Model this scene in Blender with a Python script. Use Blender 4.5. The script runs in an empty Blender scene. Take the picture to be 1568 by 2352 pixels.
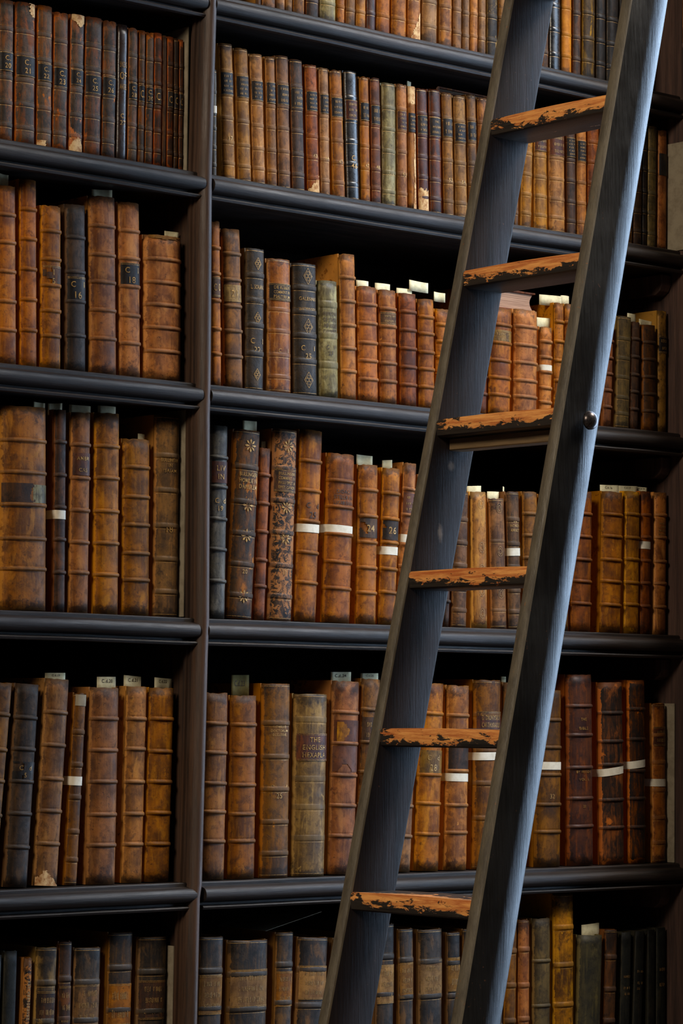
import bpy, bmesh, math, random
from mathutils import Vector, Matrix, noise
from math import sin, cos, pi

# ------------------------------------------------------------------ camera, world, lights
sc = bpy.context.scene
COL = sc.collection
cam_d = bpy.data.cameras.new('camera'); cam = bpy.data.objects.new('camera', cam_d); COL.objects.link(cam)
cam_d.sensor_fit = 'VERTICAL'; cam_d.sensor_height = 36.0; cam_d.lens = 101.99
cam_d.clip_start = 0.05; cam_d.clip_end = 60
_r = Vector((0.7539377, -0.65688555, 0.00890615)); _u = Vector((-0.05312777, -0.04745347, 0.99745958)); _f = Vector((0.65479415, 0.75249555, 0.07067582))
cam.matrix_world = Matrix(((_r.x, _u.x, -_f.x, 0.0), (_r.y, _u.y, -_f.y, -4.0), (_r.z, _u.z, -_f.z, 1.6), (0, 0, 0, 1)))
sc.camera = cam

world = bpy.data.worlds.new('world'); sc.world = world; world.use_nodes = True
world.node_tree.nodes['Background'].inputs[0].default_value = (0.55, 0.62, 0.75, 1)
world.node_tree.nodes['Background'].inputs[1].default_value = 0.03

def area(name, loc, target, sx, sy, power, color, spread=180):
    l = bpy.data.lights.new(name, 'AREA'); l.shape = 'RECTANGLE'; l.size = sx; l.size_y = sy
    l.energy = power; l.color = color; l.spread = math.radians(spread)
    o = bpy.data.objects.new(name, l); COL.objects.link(o); o.location = loc
    o.rotation_euler = (Vector(target) - Vector(loc)).to_track_quat('-Z', 'Y').to_euler()
    return o
# daylight through the tall window in the outer wall of the alcove (right, out of frame)
area('window_daylight', (5.0, -0.74, 2.5), (3.0, -0.45, 2.0), 0.80, 3.6, 88, (0.52, 0.72, 1.0))
area('high_window_daylight', (5.5, -2.5, 5.3), (3.5, 0.0, 1.9), 1.3, 1.3, 205, (1.0, 0.92, 0.82))
# daylight of the long hall, from high windows across the nave (left, behind the camera)
area('nave_daylight', (-1.6, -2.3, 4.6), (3.7, 0.0, 1.8), 1.2, 1.2, 165, (1.0, 0.86, 0.68))

sc.view_settings.view_transform = 'Standard'; sc.view_settings.look = 'None'
sc.view_settings.exposure = 0.0; sc.view_settings.gamma = 1.0
try: sc.view_settings.use_curve_mapping = False
except Exception: pass

# ------------------------------------------------------------------ helpers
def lin(c, a=1.0):
    return tuple(((v / 255 / 12.92) if v / 255 <= 0.04045 else ((v / 255 + 0.055) / 1.055) ** 2.4) for v in c) + (a,)

class NT:
    def __init__(s, name):
        s.m = bpy.data.materials.new(name); s.m.use_nodes = True; s.t = s.m.node_tree
        s.b = s.t.nodes['Principled BSDF']
    def n(s, typ, **kw):
        x = s.t.nodes.new(typ)
        for k, v in kw.items():
            if k.startswith('i_'):
                key = k[2:].replace('_', ' ')
                x.inputs[int(key) if key.isdigit() else key].default_value = v
            else: setattr(x, k, v)
        return x
    def l(s, a, b): s.t.links.new(a, b)
    def mix(s, fac, a, b, blend='MIX'):
        x = s.t.nodes.new('ShaderNodeMix'); x.data_type = 'RGBA'; x.blend_type = blend
        for sock, v in ((x.inputs[0], fac), (x.inputs[6], a), (x.inputs[7], b)):
            if hasattr(v, 'is_linked'): s.l(v, sock)
            else: sock.default_value = v
        return x.outputs[2]
    def ramp(s, v, lo, hi, a=0.0, b=1.0):
        x = s.n('ShaderNodeMapRange', i_1=lo, i_2=hi, i_3=a, i_4=b); x.interpolation_type = 'SMOOTHSTEP'
        s.l(v, x.inputs[0]); return x.outputs[0]
    def math(s, op, a, b=0.0):
        x = s.n('ShaderNodeMath', operation=op)
        for i, v in enumerate((a, b)):
            if hasattr(v, 'is_linked'): s.l(v, x.inputs[i])
            else: x.inputs[i].default_value = v
        return x.outputs[0]
    def noise(s, co, w, scale, detail=5, rough=0.6, scl=None, dist=0.0):
        if scl:
            mp = s.n('ShaderNodeMapping'); mp.inputs['Scale'].default_value = scl; s.l(co, mp.inputs[0]); co = mp.outputs[0]
        x = s.n('ShaderNodeTexNoise', noise_dimensions='4D'); x.inputs['Scale'].default_value = scale
        x.inputs['Detail'].default_value = detail; x.inputs['Roughness'].default_value = rough
        x.inputs['Distortion'].default_value = dist
        s.l(co, x.inputs['Vector'])
        if w is not None: s.l(w, x.inputs['W'])
        return x.outputs[0]

MATS = {}
def leather(code, name, base, dark, light, wear=0.0, edge=0.0, rough=0.5, spec=0.22, mottle=0.0, var=0.25, streak=0.5, bump=0.25):
    dark = tuple(v * 0.86 for v in dark)
    t = NT(name)
    tc = t.n('ShaderNodeTexCoord'); oi = t.n('ShaderNodeObjectInfo')
    co = tc.outputs['Object']; w = t.math('MULTIPLY', oi.outputs['Random'], 37.0)
    cloud = t.noise(co, w, 22, 4, 0.6); blot = t.noise(co, w, 60, 6, 0.7, dist=0.6)
    fine = t.noise(co, w, 420, 3, 0.6); st = t.noise(co, w, 1.0, 5, 0.7, scl=(150, 150, 14))
    c = t.mix(t.ramp(cloud, 0.36, 0.66), lin(base), lin(dark))
    c = t.mix(t.math('MULTIPLY', t.ramp(st, 0.45, 0.68), 0.5 * streak), c, lin(light))
    c = t.mix(t.math('MULTIPLY', t.ramp(blot, 0.47, 0.66), 0.85), c, lin(dark))
    c = t.mix(t.math('MULTIPLY', t.ramp(fine, 0.56, 0.75), 0.45), c, lin(dark))
    spots = t.noise(co, w, 150, 7, 0.72, dist=0.4)
    c = t.mix(t.math('MULTIPLY', t.ramp(spots, 0.585, 0.63), 0.6), c, lin(tuple(v * 0.6 for v in dark)))
    pale_wear = t.noise(co, t.math('ADD', w, 5.0), 1.0, 5, 0.65, scl=(42, 42, 16), dist=0.5)  # broad paler worn patches, scattered at random over the leather
    c = t.mix(t.math('MULTIPLY', t.ramp(pale_wear, 0.52, 0.66), 0.5 * streak + 0.12), c, lin(light))
    scr = t.noise(co, w, 1.0, 3, 0.6, scl=(700, 700, 22), dist=1.5)
    c = t.mix(t.math('MULTIPLY', t.ramp(scr, 0.66, 0.72), 0.5), c, lin(light))
    if mottle > 0:
        mt = t.noise(co, w, 75, 8, 0.75, dist=1.2)
        c = t.mix(t.ramp(mt, 0.53 - mottle * 0.25, 0.56 - mottle * 0.25), lin(light), c)
    if wear > 0:
        wn = t.noise(co, w, 34, 7, 0.68, scl=(1, 1, 0.55), dist=0.4)
        c = t.mix(t.ramp(wn, 0.70 - wear * 0.2, 0.735 - wear * 0.2), c, lin(light))
    # rubbed joint edges, head and tail: a painted-on vertex attribute broken up by noise
    at = t.n('ShaderNodeAttribute', attribute_name='rub'); sep = t.n('ShaderNodeSeparateColor'); t.l(at.outputs['Color'], sep.inputs[0])
    en = t.noise(co, w, 90, 6, 0.7)
    em = t.ramp(t.math('ADD', en, t.math('MULTIPLY', sep.outputs[0], 0.30 + edge * 0.35)), 0.70, 0.78)
    c = t.mix(t.math('MULTIPLY', em, 0.35 + 0.6 * edge), c, lin(light))
    # dirt in the end panels (blue channel) and cords rubbed paler (green channel)
    dm = t.ramp(t.math('ADD', t.noise(co, w, 45, 6, 0.7), t.math('MULTIPLY', sep.outputs[2], 0.32)), 0.60, 0.76)
    c = t.mix(t.math('MULTIPLY', dm, 0.78), c, lin(tuple(v * 0.45 for v in dark)))
    gr = tuple(min(255, 0.62 * v + 28) for v in base)
    c = t.mix(t.math('MULTIPLY', sep.outputs[1], 0.55), c, lin(gr))
    vm = t.n('ShaderNodeHueSaturation'); t.l(c, vm.inputs['Color'])
    t.l(t.ramp(oi.outputs['Random'], 0, 1, 1 - var, 1 + var * 0.6), vm.inputs['Value'])
    sat = t.math('FRACT', t.math('MULTIPLY', oi.outputs['Random'], 7.3))
    t.l(t.ramp(sat, 0, 1, 0.98, 1.14), vm.inputs['Saturation'])
    t.l(t.ramp(t.math('FRACT', t.math('MULTIPLY', oi.outputs['Random'], 13.7)), 0, 1, 0.503, 0.510), vm.inputs['Hue'])
    t.l(vm.outputs[0], t.b.inputs['Base Color'])
    t.l(t.ramp(blot, 0.3, 0.7, rough, rough + 0.2), t.b.inputs['Roughness'])
    t.b.inputs['Specular IOR Level'].default_value = spec
    bp = t.n('ShaderNodeBump', i_Strength=bump, i_Distance=0.0015)
    t.l(t.math('ADD', t.math('MULTIPLY', fine, 0.5), blot), bp.inputs['Height']); t.l(bp.outputs[0], t.b.inputs['Normal'])
    MATS[code] = t.m

O = (182, 104, 46); 
leather('O', 'orange_calf', (163, 90, 35), (112, 56, 25), (212, 136, 66), 0.10, 0.4)
leather('O2', 'polished_calf', (153, 85, 36), (105, 52, 28), (215, 145, 85), 0.15, 0.5, 0.35)
leather('O3', 'tan_calf', (146, 86, 40), (100, 57, 30), (196, 130, 66), 0.10, 0.4)
leather('O4', 'tan_label', (139, 85, 38), (100, 60, 30), (175, 115, 60))
leather('Or', 'plain_calf', (176, 106, 43), (165, 95, 42), (205, 135, 70), 0, 0.1, var=0.1)
leather('Oy', 'golden_calf', (159, 96, 33), (110, 62, 26), (225, 155, 62), 0.10, 1.0)
leather('T', 'pale_calf', (146, 93, 47), (104, 64, 36), (200, 145, 92), 0.12, 0.5)
leather('B', 'brown_calf', (117, 73, 36), (76, 46, 27), (172, 112, 60), 0.12, 0.5)
leather('B2', 'blind_tooled_calf', (104, 70, 38), (68, 46, 30), (168, 108, 56), 0.25, 0.6)
leather('B3', 'tan_panel', (139, 99, 56), (110, 74, 44), (175, 130, 85), 0.1, 0.2, 0.6)
leather('R', 'reddish_calf', (124, 62, 30), (80, 38, 22), (178, 100, 50), 0.10, 0.5)
leather('D', 'dark_calf', (68, 44, 29), (42, 29, 24), (135, 78, 40), 0.12, 0.6)
leather('Dg', 'glossy_dark_calf', (48, 34, 28), (36, 28, 28), (80, 55, 42), 0, 0.2, 0.22, 0.6)
leather('Dy', 'gilt_worn_calf', (61, 44, 26), (36, 28, 22), (150, 112, 52), 0.55, 0.8)
leather('D2', 'grained_dark_calf', (66, 48, 36), (40, 31, 26), (118, 82, 54), 0.12, 0.6, 0.5)
leather('G', 'vellum_calf', (122, 105, 61), (84, 70, 44), (184, 170, 124), 0.2, 0.4, 0.42, streak=0.8)
leather('G2', 'olive_calf', (96, 77, 42), (62, 50, 34), (150, 116, 60), 0.15, 0.7)
leather('K', 'black_leather', (32, 28, 27), (20, 18, 18), (82, 62, 46), 0.10, 0.5, 0.4)
leather('Kg', 'glossy_black_leather', (29, 31, 33), (20, 21, 26), (70, 60, 50), 0, 0.25, 0.2, 0.7)
leather('K2', 'black_morocco', (58, 44, 34), (38, 31, 26), (100, 80, 58), 0, 0.5, 0.42, bump=0.4)
leather('K3', 'black_calf', (55, 44, 35), (32, 28, 27), (128, 88, 50), 0.10, 0.8, 0.42)
leather('V', 'green_black_cloth', (31, 32, 28), (22, 24, 23), (62, 56, 42), 0, 0.3, 0.5)
leather('V2', 'olive_black_cloth', (57, 52, 38), (40, 38, 32), (105, 92, 55), 0, 0.8, 0.5)
leather('P', 'plum_calf', (78, 47, 38), (54, 34, 34), (150, 78, 44), 0.0, 0.7, 0.36)
leather('P2', 'plum_panel', (89, 47, 31), (66, 36, 30), (120, 70, 45), 0, 0.2, 0.4)
leather('S', 'grey_calf', (87, 78, 66), (56, 52, 50), (132, 122, 108), 0.10, 0.4, 0.38, streak=0.8)
leather('W', 'torn_brown_calf', (84, 64, 48), (50, 41, 34), (176, 90, 40), 0.50, 0.7, 0.5, bump=0.4)
leather('WO', 'orange_edged_calf', (74, 46, 30), (46, 32, 26), (190, 88, 38), 0.42, 1.3, 0.5)
leather('Y', 'yellow_calf', (139, 101, 51), (98, 68, 38), (196, 150, 80), 0.3, 0.6, 0.42, streak=0.9)
leather('Yb', 'yellow_brown_calf', (130, 88, 35), (70, 50, 28), (185, 130, 55), 0.1, 0.8)
leather('M', 'mottled_calf', (50, 38, 28), (32, 25, 20), (172, 108, 54), 0.45, 0.9, mottle=0.2)
leather('M2', 'dark_mottled_calf', (68, 47, 30), (40, 29, 22), (158, 92, 44), 0.6, 1.0)
leather('Mk', 'rubbed_black_calf', (50, 32, 23), (30, 24, 22), (180, 98, 44), 0.28, 1.25)
leather('Mo', 'marbled_calf', (154, 96, 42), (70, 40, 22), (200, 140, 70), 0.3, 0.6)

def simple(code, name, col, rough=0.5, metal=0.0, spec=0.4, col2=None, scale=200):
    t = NT(name)
    if col2:
        tc = t.n('ShaderNodeTexCoord'); oi = t.n('ShaderNodeObjectInfo')
        w = t.math('MULTIPLY', oi.outputs['Random'], 20.0)
        c = t.mix(t.ramp(t.noise(tc.outputs['Object'], w, scale, 6, 0.7), 0.4, 0.65), lin(col), lin(col2)); t.l(c, t.b.inputs['Base Color'])
    else: t.b.inputs['Base Color'].default_value = lin(col)
    t.b.inputs['Roughness'].default_value = rough; t.b.inputs['Metallic'].default_value = metal
    t.b.inputs['Specular IOR Level'].default_value = spec
    MATS[code] = t.m
simple('gold', 'worn_gilding', (186, 142, 74), 0.42, 0.35, 0.5, (104, 74, 42), 260)
simple('ink', 'faded_ink', (62, 42, 30), 0.7)
simple('ticks', 'worn_lettering', (170, 132, 76), 0.5, 0.2, 0.4, (92, 66, 40), 300)
simple('paper', 'slip_paper', (232, 224, 186), 0.8, 0, 0.2, (206, 196, 156), 60)
simple('oldpaper', 'yellowed_slip_paper', (120, 108, 62), 0.8, 0, 0.2, (100, 90, 52), 60)
simple('tape', 'white_paper_band', (226, 218, 200), 0.7, 0, 0.3, (208, 198, 176), 50)
simple('card', 'shelf_card', (150, 138, 116), 0.8, 0, 0.2, (130, 118, 98), 40)
simple('bare', 'exposed_lining', (214, 178, 128), 0.8, 0, 0.2, (150, 96, 52), 90)

def pages_mat():
    t = NT('page_edges'); tc = t.n('ShaderNodeTexCoord')
    st = t.noise(tc.outputs['Object'], None, 1.0, 4, 0.7, scl=(900, 6, 6))
    st2 = t.noise(tc.outputs['Object'], None, 30, 4, 0.7)
    c = t.mix(t.ramp(st, 0.4, 0.6), lin((120, 98, 74)), lin((78, 60, 44)))
    c = t.mix(t.math('MULTIPLY', t.ramp(st2, 0.4, 0.7), 0.6), c, lin((64, 46, 34)))
    t.l(c, t.b.inputs['Base Color']); t.b.inputs['Roughness'].default_value = 0.85; MATS['pages'] = t.m
    t = NT('pale_page_edges'); tc = t.n('ShaderNodeTexCoord')
    st = t.noise(tc.outputs['Object'], None, 1.0, 4, 0.7, scl=(6, 6, 900))
    c = t.mix(t.ramp(st, 0.38, 0.62), lin((200, 160, 132)), lin((140, 104, 84)))
    t.l(c, t.b.inputs['Base Color']); t.b.inputs['Roughness'].default_value = 0.85; MATS['pages2'] = t.m
pages_mat()

def wood(code, name, a, b, axis='x', rough=0.35, spec=0.5, hi=None, scale=1.0, coat=0.0, smudge=()):
    t = NT(name); tc = t.n('ShaderNodeTexCoord'); co = tc.outputs['Object']
    s = {'x': (3, 60, 60), 'z': (60, 60, 3), 'y': (60, 3, 60)}[axis]
    s = tuple(v * scale for v in s)
    g = t.noise(co, None, 1.0, 7, 0.7, scl=s, dist=0.5); g2 = t.noise(co, None, 1.0, 5, 0.7, scl=tuple(v * 5 for v in s))
    cl = t.noise(co, None, 6, 4, 0.6)
    c = t.mix(t.ramp(g, 0.35, 0.68), lin(a), lin(b))
    c = t.mix(t.math('MULTIPLY', t.ramp(g2, 0.45, 0.7), 0.5), c, lin(b))
    for (px, py, pz, rx, rz) in smudge:      # rubbed chalky scuffs with their own place on the board
        mp = t.n('ShaderNodeMapping'); mp.inputs['Location'].default_value = (-px / rx, 0, -pz / rz); mp.inputs['Scale'].default_value = (1 / rx, 0, 1 / rz); t.l(co, mp.inputs[0])
        ln = t.n('ShaderNodeVectorMath', operation='LENGTH'); t.l(mp.outputs[0], ln.inputs[0])
        f = t.math('ADD', ln.outputs['Value'], t.math('MULTIPLY', t.noise(co, None, 90, 6, 0.7), 1.2))
        c = t.mix(t.math('MULTIPLY', t.ramp(f, 0.75, 1.5, 1.0, 0.0), 0.45), c, lin((132, 118, 104)))
    if hi:
        sp = t.noise(co, None, 140, 5, 0.7)
        c = t.mix(t.ramp(t.math('ADD', sp, t.math('MULTIPLY', cl, 0.25)), 0.79, 0.81), c, lin(hi))
    t.l(c, t.b.inputs['Base Color'])
    t.l(t.ramp(t.math('ADD', t.math('MULTIPLY', cl, 0.6), t.math('MULTIPLY', g2, 0.4)), 0.3, 0.7, rough - 0.08, rough + 0.2), t.b.inputs['Roughness'])
    t.b.inputs['Specular IOR Level'].default_value = spec; t.b.inputs['Coat Weight'].default_value = coat
    bp = t.n('ShaderNodeBump', i_Strength=0.35, i_Distance=0.002); t.l(t.math('ADD', g2, g), bp.inputs['Height']); t.l(bp.outputs[0], t.b.inputs['Normal'])
    MATS[code] = t.m
wood('shelfwood', 'dark_shelf_oak', (50, 41, 36), (26, 22, 20), 'x', 0.40, 0.28, scale=1.2)
wood('postwood', 'brown_post_oak', (80, 57, 42), (42, 32, 27), 'z', 0.42, 0.45)
wood('innerwood', 'shelf_inside_wood', (64, 42, 32), (34, 24, 20), 'z', 0.65, 0.25)
wood('backwood', 'back_boarding', (24, 19, 17), (14, 12, 11), 'z', 0.8, 0.1)
wood('wallwood', 'right_panelling', (92, 68, 58), (54, 41, 37), 'z', 0.55, 0.3)
wood('ladderwood', 'dark_painted_stile', (40, 32, 30), (25, 21, 20), 'z', 0.5, 0.12, hi=(96, 62, 40), smudge=((3.287, 0, 2.018, 0.012, 0.012), (3.262, 0, 1.905, 0.008, 0.022)))
wood('ladderwood2', 'glossy_painted_stile', (17, 14, 12), (10, 9, 8), 'z', 0.33, 0.42, hi=(80, 50, 32))
wood('ladderedge', 'worn_stile_edge', (112, 102, 84), (76, 68, 56), 'z', 0.45, 0.45, hi=(150, 92, 50))
wood('brace', 'brown_batten', (128, 104, 72), (84, 66, 48), 'y', 0.5, 0.4)

def rung_mat():
    t = NT('worn_rung_wood'); tc = t.n('ShaderNodeTexCoord'); co = tc.outputs['Object']; oi = t.n('ShaderNodeObjectInfo')
    w = t.math('MULTIPLY', oi.outputs['Random'], 30.0)
    grain = t.noise(co, w, 1.0, 6, 0.75, scl=(160, 9, 160))
    body = t.mix(t.ramp(grain, 0.35, 0.65), lin((255, 178, 96)), lin((186, 96, 40)))
    paint = t.mix(t.ramp(grain, 0.4, 0.7), lin((52, 46, 40)), lin((28, 25, 24)))
    at = t.n('ShaderNodeAttribute', attribute_name='rub'); sep = t.n('ShaderNodeSeparateColor'); t.l(at.outputs['Color'], sep.inputs[0])
    n = t.noise(co, w, 1.0, 8, 0.72, scl=(70, 26, 70), dist=0.8)
    k = t.math('ADD', t.math('MULTIPLY', n, 1.7), t.math('MULTIPLY', sep.outputs[0], 0.50))
    m = t.ramp(k, 1.10, 1.14)
    t.l(t.mix(m, paint, body), t.b.inputs['Base Color'])
    t.l(t.ramp(m, 0, 1, 0.38, 0.62), t.b.inputs['Roughness'])
    bp = t.n('ShaderNodeBump', i_Strength=0.5, i_Distance=0.002)
    t.l(t.math('SUBTRACT', t.math('MULTIPLY', grain, 0.6), m), bp.inputs['Height']); t.l(bp.outputs[0], t.b.inputs['Normal'])
    MATS['rung'] = t.m
rung_mat()
simple('iron', 'dark_iron', (92, 84, 82), 0.3, 0.8, 0.5, (52, 46, 46), 300)
simple('plaster', 'grey_plaster', (150, 146, 138), 0.9, 0, 0.2, (136, 132, 124), 4)
simple('floorb', 'floor_boards', (72, 54, 40), 0.5, 0, 0.4, (52, 38, 28), 6)
def glass_mat():
    t = NT('window_glass'); t.b.inputs['Base Color'].default_value = (0.95, 0.98, 1, 1)
    t.b.inputs['Transmission Weight'].default_value = 1.0; t.b.inputs['Roughness'].default_value = 0.02; t.b.inputs['IOR'].default_value = 1.1
    MATS['glass'] = t.m
glass_mat()

def link(name, me, mats, parent=None, smooth=False):
    o = bpy.data.objects.new(name, me); COL.objects.link(o)
    for m in (mats if isinstance(mats, (list, tuple)) else [mats]): me.materials.append(MATS[m])
    if smooth: me.polygons.foreach_set('use_smooth', [True] * len(me.polygons))
    if parent: o.parent = parent
    return o
def mesh(name, vs, fs):
    me = bpy.data.meshes.new(name); me.from_pydata(vs, [], fs); me.update(); return me
def empty(name, loc, label, cat, group=None):
    o = bpy.data.objects.new(name, None); COL.objects.link(o); o.location = loc; o.empty_display_size = 0.05
    tag(o, label, cat, group); return o
def tag(o, label, cat, group=None):
    o['label'] = label; o['category'] = cat
    if group: o['group'] = group
def boxv(x0, x1, y0, y1, z0, z1):
    return [(x0, y0, z0), (x1, y0, z0), (x1, y1, z0), (x0, y1, z0), (x0, y0, z1), (x1, y0, z1), (x1, y1, z1), (x0, y1, z1)]
BF = [(0, 3, 2, 1), (4, 5, 6, 7), (0, 1, 5, 4), (1, 2, 6, 5), (2, 3, 7, 6), (3, 0, 4, 7)]
class MB:
    def __init__(s): s.v = []; s.f = []
    def add(s, vs, fs):
        k = len(s.v); s.v += list(vs); s.f += [tuple(i + k for i in f) for f in fs]
    def box(s, *a): s.add(boxv(*a), BF)
    def build(s, name, mats, parent=None, smooth=False, bev=0.0):
        o = link(name, mesh(name, s.v, s.f), mats, parent, smooth)
        if bev:
            m = o.modifiers.new('bevel', 'BEVEL'); m.width = bev; m.segments = 2; m.limit_method = 'ANGLE'
        return o
def sweep(profile, path, closed_caps=True):
    """profile: list of offsets (p,q); path: list of functions giving a 3D point for (p,q)"""
    n = len(profile); vs = []; fs = []
    for fn in path: vs += [fn(p, q) for p, q in profile]
    for i in range(len(path) - 1):
        for j in range(n):
            k = (j + 1) % n; fs.append((i * n + j, i * n + k, (i + 1) * n + k, (i + 1) * n + j))
    if closed_caps: fs.append(tuple(range(n))[::-1]); fs.append(tuple((len(path) - 1) * n + j for j in range(n)))
    return vs, fs
def fixn(me):
    bm = bmesh.new(); bm.from_mesh(me); bmesh.ops.recalc_face_normals(bm, faces=bm.faces); bm.to_mesh(me); bm.free()
def arc(cx, cy, r, a0, a1, n, ry=None):
    return [(cx + r * cos(math.radians(a0 + (a1 - a0) * i / n)), cy + (ry or r) * sin(math.radians(a0 + (a1 - a0) * i / n))) for i in range(n + 1)]

# ------------------------------------------------------------------ room
XW = 4.392
def struct(name, mb, mat, bev=0):
    o = mb.build(name, mat, None, bev=bev); o['kind'] = 'structure'; return o
m = MB(); m.box(-2.5, 5.2, -6.0, 0.6, -0.1, 0.0); struct('floor', m, 'floorb')
m = MB(); m.box(1.2, 5.2, 0.42, 0.6, 0.0, 7.2); struct('wall_back', m, 'plaster')
m = MB()
m.box(4.46, 4.62, -0.30, 0.42, 0.0, 7.2); m.box(4.46, 4.62, -3.2, -0.30, 0.0, 0.6); m.box(4.46, 4.62, -3.2, -0.30, 6.6, 7.2); m.box(4.46, 4.62, -4.0, -3.2, 0.0, 7.2)
struct('wall_right', m, 'plaster')
m = MB()
for y in (-3.2, -0.34): m.box(4.52, 4.56, y, y + 0.04, 0.6, 6.6)
for z in (0.6, 6.56): m.box(4.52, 4.56, -3.2, -0.30, z, z + 0.04)
struct('window_1', m, 'plaster', 0.004)

# ------------------------------------------------------------------ bookcase
SZ = [2.884, 2.561, 2.1845, 1.7728, 1.3125, 0.80]
XP = 3.149; XL = 2.30
case = empty('bookcase', (XL, 0, 0), 'tall dark oak bookcase with moulded shelf edges, filling the picture', 'bookcase')
def cpart(name, mb, mats, smooth=False, bev=0.0):
    o = mb.build(name, mats, None, smooth, bev); fixn(o.data); o.parent = case; o.location = (-XL, 0, 0); return o
def shelf_profile():
    p = [(0.36, 0.0), (-0.002, 0.0), (-0.004, -0.002), (-0.004, -0.007), (-0.009, -0.0085)]
    p += [(-0.010 - 0.0125 * sin(pi * i / 10), -0.0215 + 0.0125 * cos(pi * i / 10)) for i in range(11)]
    p += [(-0.007, -0.035), (-0.003, -0.036), (-0.003, -0.040), (-0.012, -0.041), (-0.014, -0.0435), (-0.012, -0.047), (-0.004, -0.048), (0.0, -0.044), (0.36, -0.044)]
    return p
SAG = {0: [(3.2, .003), (3.6, -.002), (3.9, 0), (4.2, -.003)], 1: [(2.716, .005), (3.12, -.003), (3.17, -.003), (3.67, -.005), (3.92, -.003), (4.1, 0), (4.38, .005)],
       2: [(2.72, .003), (3.13, 0), (3.67, -.001), (4.16, -.002), (4.38, .003)], 3: [(2.73, .002), (3.13, -.003), (4.38, 0)], 4: [(2.74, -.003), (3.12, -.001), (4.38, .001)]}
def sag(i, x):
    L = SAG.get(i)
    if not L: return 0.0
    if x <= L[0][0]: return L[0][1]
    for (a, p), (b, q) in zip(L, L[1:]):
        if x <= b: return p + (q - p) * (x - a) / (b - a)
    return L[-1][1]
for i, z in enumerate([3.26] + SZ + [0.14]):
    for x0, x1 in ((XL + 0.02, XP - 0.010), (XP + 0.010, XW - 0.002)):
        path = []; n = 24
        for k in range(n + 1):
            x = x0 + (x1 - x0) * k / n
            path.append(lambda p, q, x=x, z=z, i=i: (x, p + 0.0006 * noise.noise(Vector((x * 9, z * 7, q * 90))), z + q + min(0.0, sag(i - 1, x)) * 0.6 + 0.0005 * noise.noise(Vector((x * 6, z * 3, 1)))))
        vs, fs = sweep(shelf_profile(), path); mb = MB(); mb.add(vs, fs)
        o = cpart('shelf', mb, 'shelfwood')
        for pl in o.data.polygons: pl.use_smooth = True
        o.data.set_sharp_from_angle(angle=math.radians(32))
# uprights: board, stepped fillets on the left, half-round nosing in front; the middle one is slightly crooked
def upright(xc, zs, w=0.014):
    prof = [(-w, 0.36), (-w, 0.012), (-w - 0.008, 0.012), (-w - 0.008, 0.004), (-w - 0.003, 0.004), (-w - 0.003, -0.001), (-w, -0.002)]
    prof += [(-w * cos(pi * i / 12), -0.002 - 0.020 * sin(pi * i / 12)) for i in range(1, 12)]
    prof += [(w, -0.002), (w + 0.003, 0.0), (w + 0.003, 0.006), (w, 0.007), (w, 0.36)]
    path = [lambda p, q, z=z, x=x: (x + p, q, z) for z, x in zs]
    vs, fs = sweep(prof, path); mb = MB(); mb.add(vs, fs)
    o = cpart('upright', mb, 'postwood', True); o.data.set_sharp_from_angle(angle=math.radians(35)); return o
upright(XP, [(0.0, 3.134), (1.068, 3.136), (1.285, 3.139), (1.309, 3.143), (1.71, 3.150), (1.771, 3.152), (2.132, 3.148), (2.186, 3.149), (2.562, 3.146), (2.86, 3.152), (3.6, 3.154)])
upright(XL + 0.012, [(0.0, XL + 0.012), (3.6, XL + 0.012)])
m = MB(); m.box(XL, XW - 0.001, 0.36, 0.385, 0.0, 3.6); cpart('back_panel', m, 'backwood')
m = MB(); m.box(XL, XW - 0.001, -0.03, 0.36, 3.56, 3.62); m.box(XL, XW - 0.001, -0.05, 0.30, 3.62, 3.70); cpart('cornice', m, 'shelfwood', bev=0.006)
m = MB(); m.box(XL, XW - 0.001, 0.0, 0.02, 0.0, 0.09); cpart('plinth', m, 'shelfwood', bev=0.003)
# shaped cleats that carry the shelf ends at the right
for z in SZ[1:5]:
    zt = z - 0.0485
    prof = [(0.02, 0.0), (0.02, -0.022), (0.026, -0.034), (0.040, -0.042), (0.30, -0.042), (0.30, 0.0)]
    vs, fs = sweep(prof, [lambda p, q, x=x, zt=zt: (x, p, zt + q) for x in (XW - 0.030, XW - 0.002)]); mb = MB(); mb.add(vs, fs)
    cpart('shelf_cleat', mb, 'wallwood', bev=0.002)

# adjoining panelled end at the right, with the frieze and ledges near the top of the picture
side = empty('panelled_pilaster', (XW, 0, 0), 'dark wood panelled pilaster with ledges at the right picture edge', 'pilaster')
def spart(name, mb, mat, bev=0.0):
    o = mb.build(name, mat, None, False, bev); fixn(o.data); o.parent = side; o.location = (-XW, 0, 0); return o
m = MB(); m.box(XW, 4.458, -0.30, 0.40, 0.0, 6.9); spart('panel', m, 'wallwood')
m = MB(); m.box(4.352, XW, -0.29, -0.052, 2.884, 2.962); spart('frieze', m, 'wallwood', 0.003)
for z, h, x in ((2.962, 0.018, 4.338), (2.868, 0.016, 4.343)):
    m = MB(); vs, fs = sweep([(XW, 0), (x + 0.004, 0)] + arc(x + h / 2, -h / 2, h / 2, 90, 270, 6) + [(x + 0.006, -h), (XW, -h)],
        [lambda p, q, y=y, z=z, h=h: (p, y, z + h + q) for y in (-0.29, -0.056)]); m.add(vs, fs); spart('ledge', m, 'wallwood')

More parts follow.
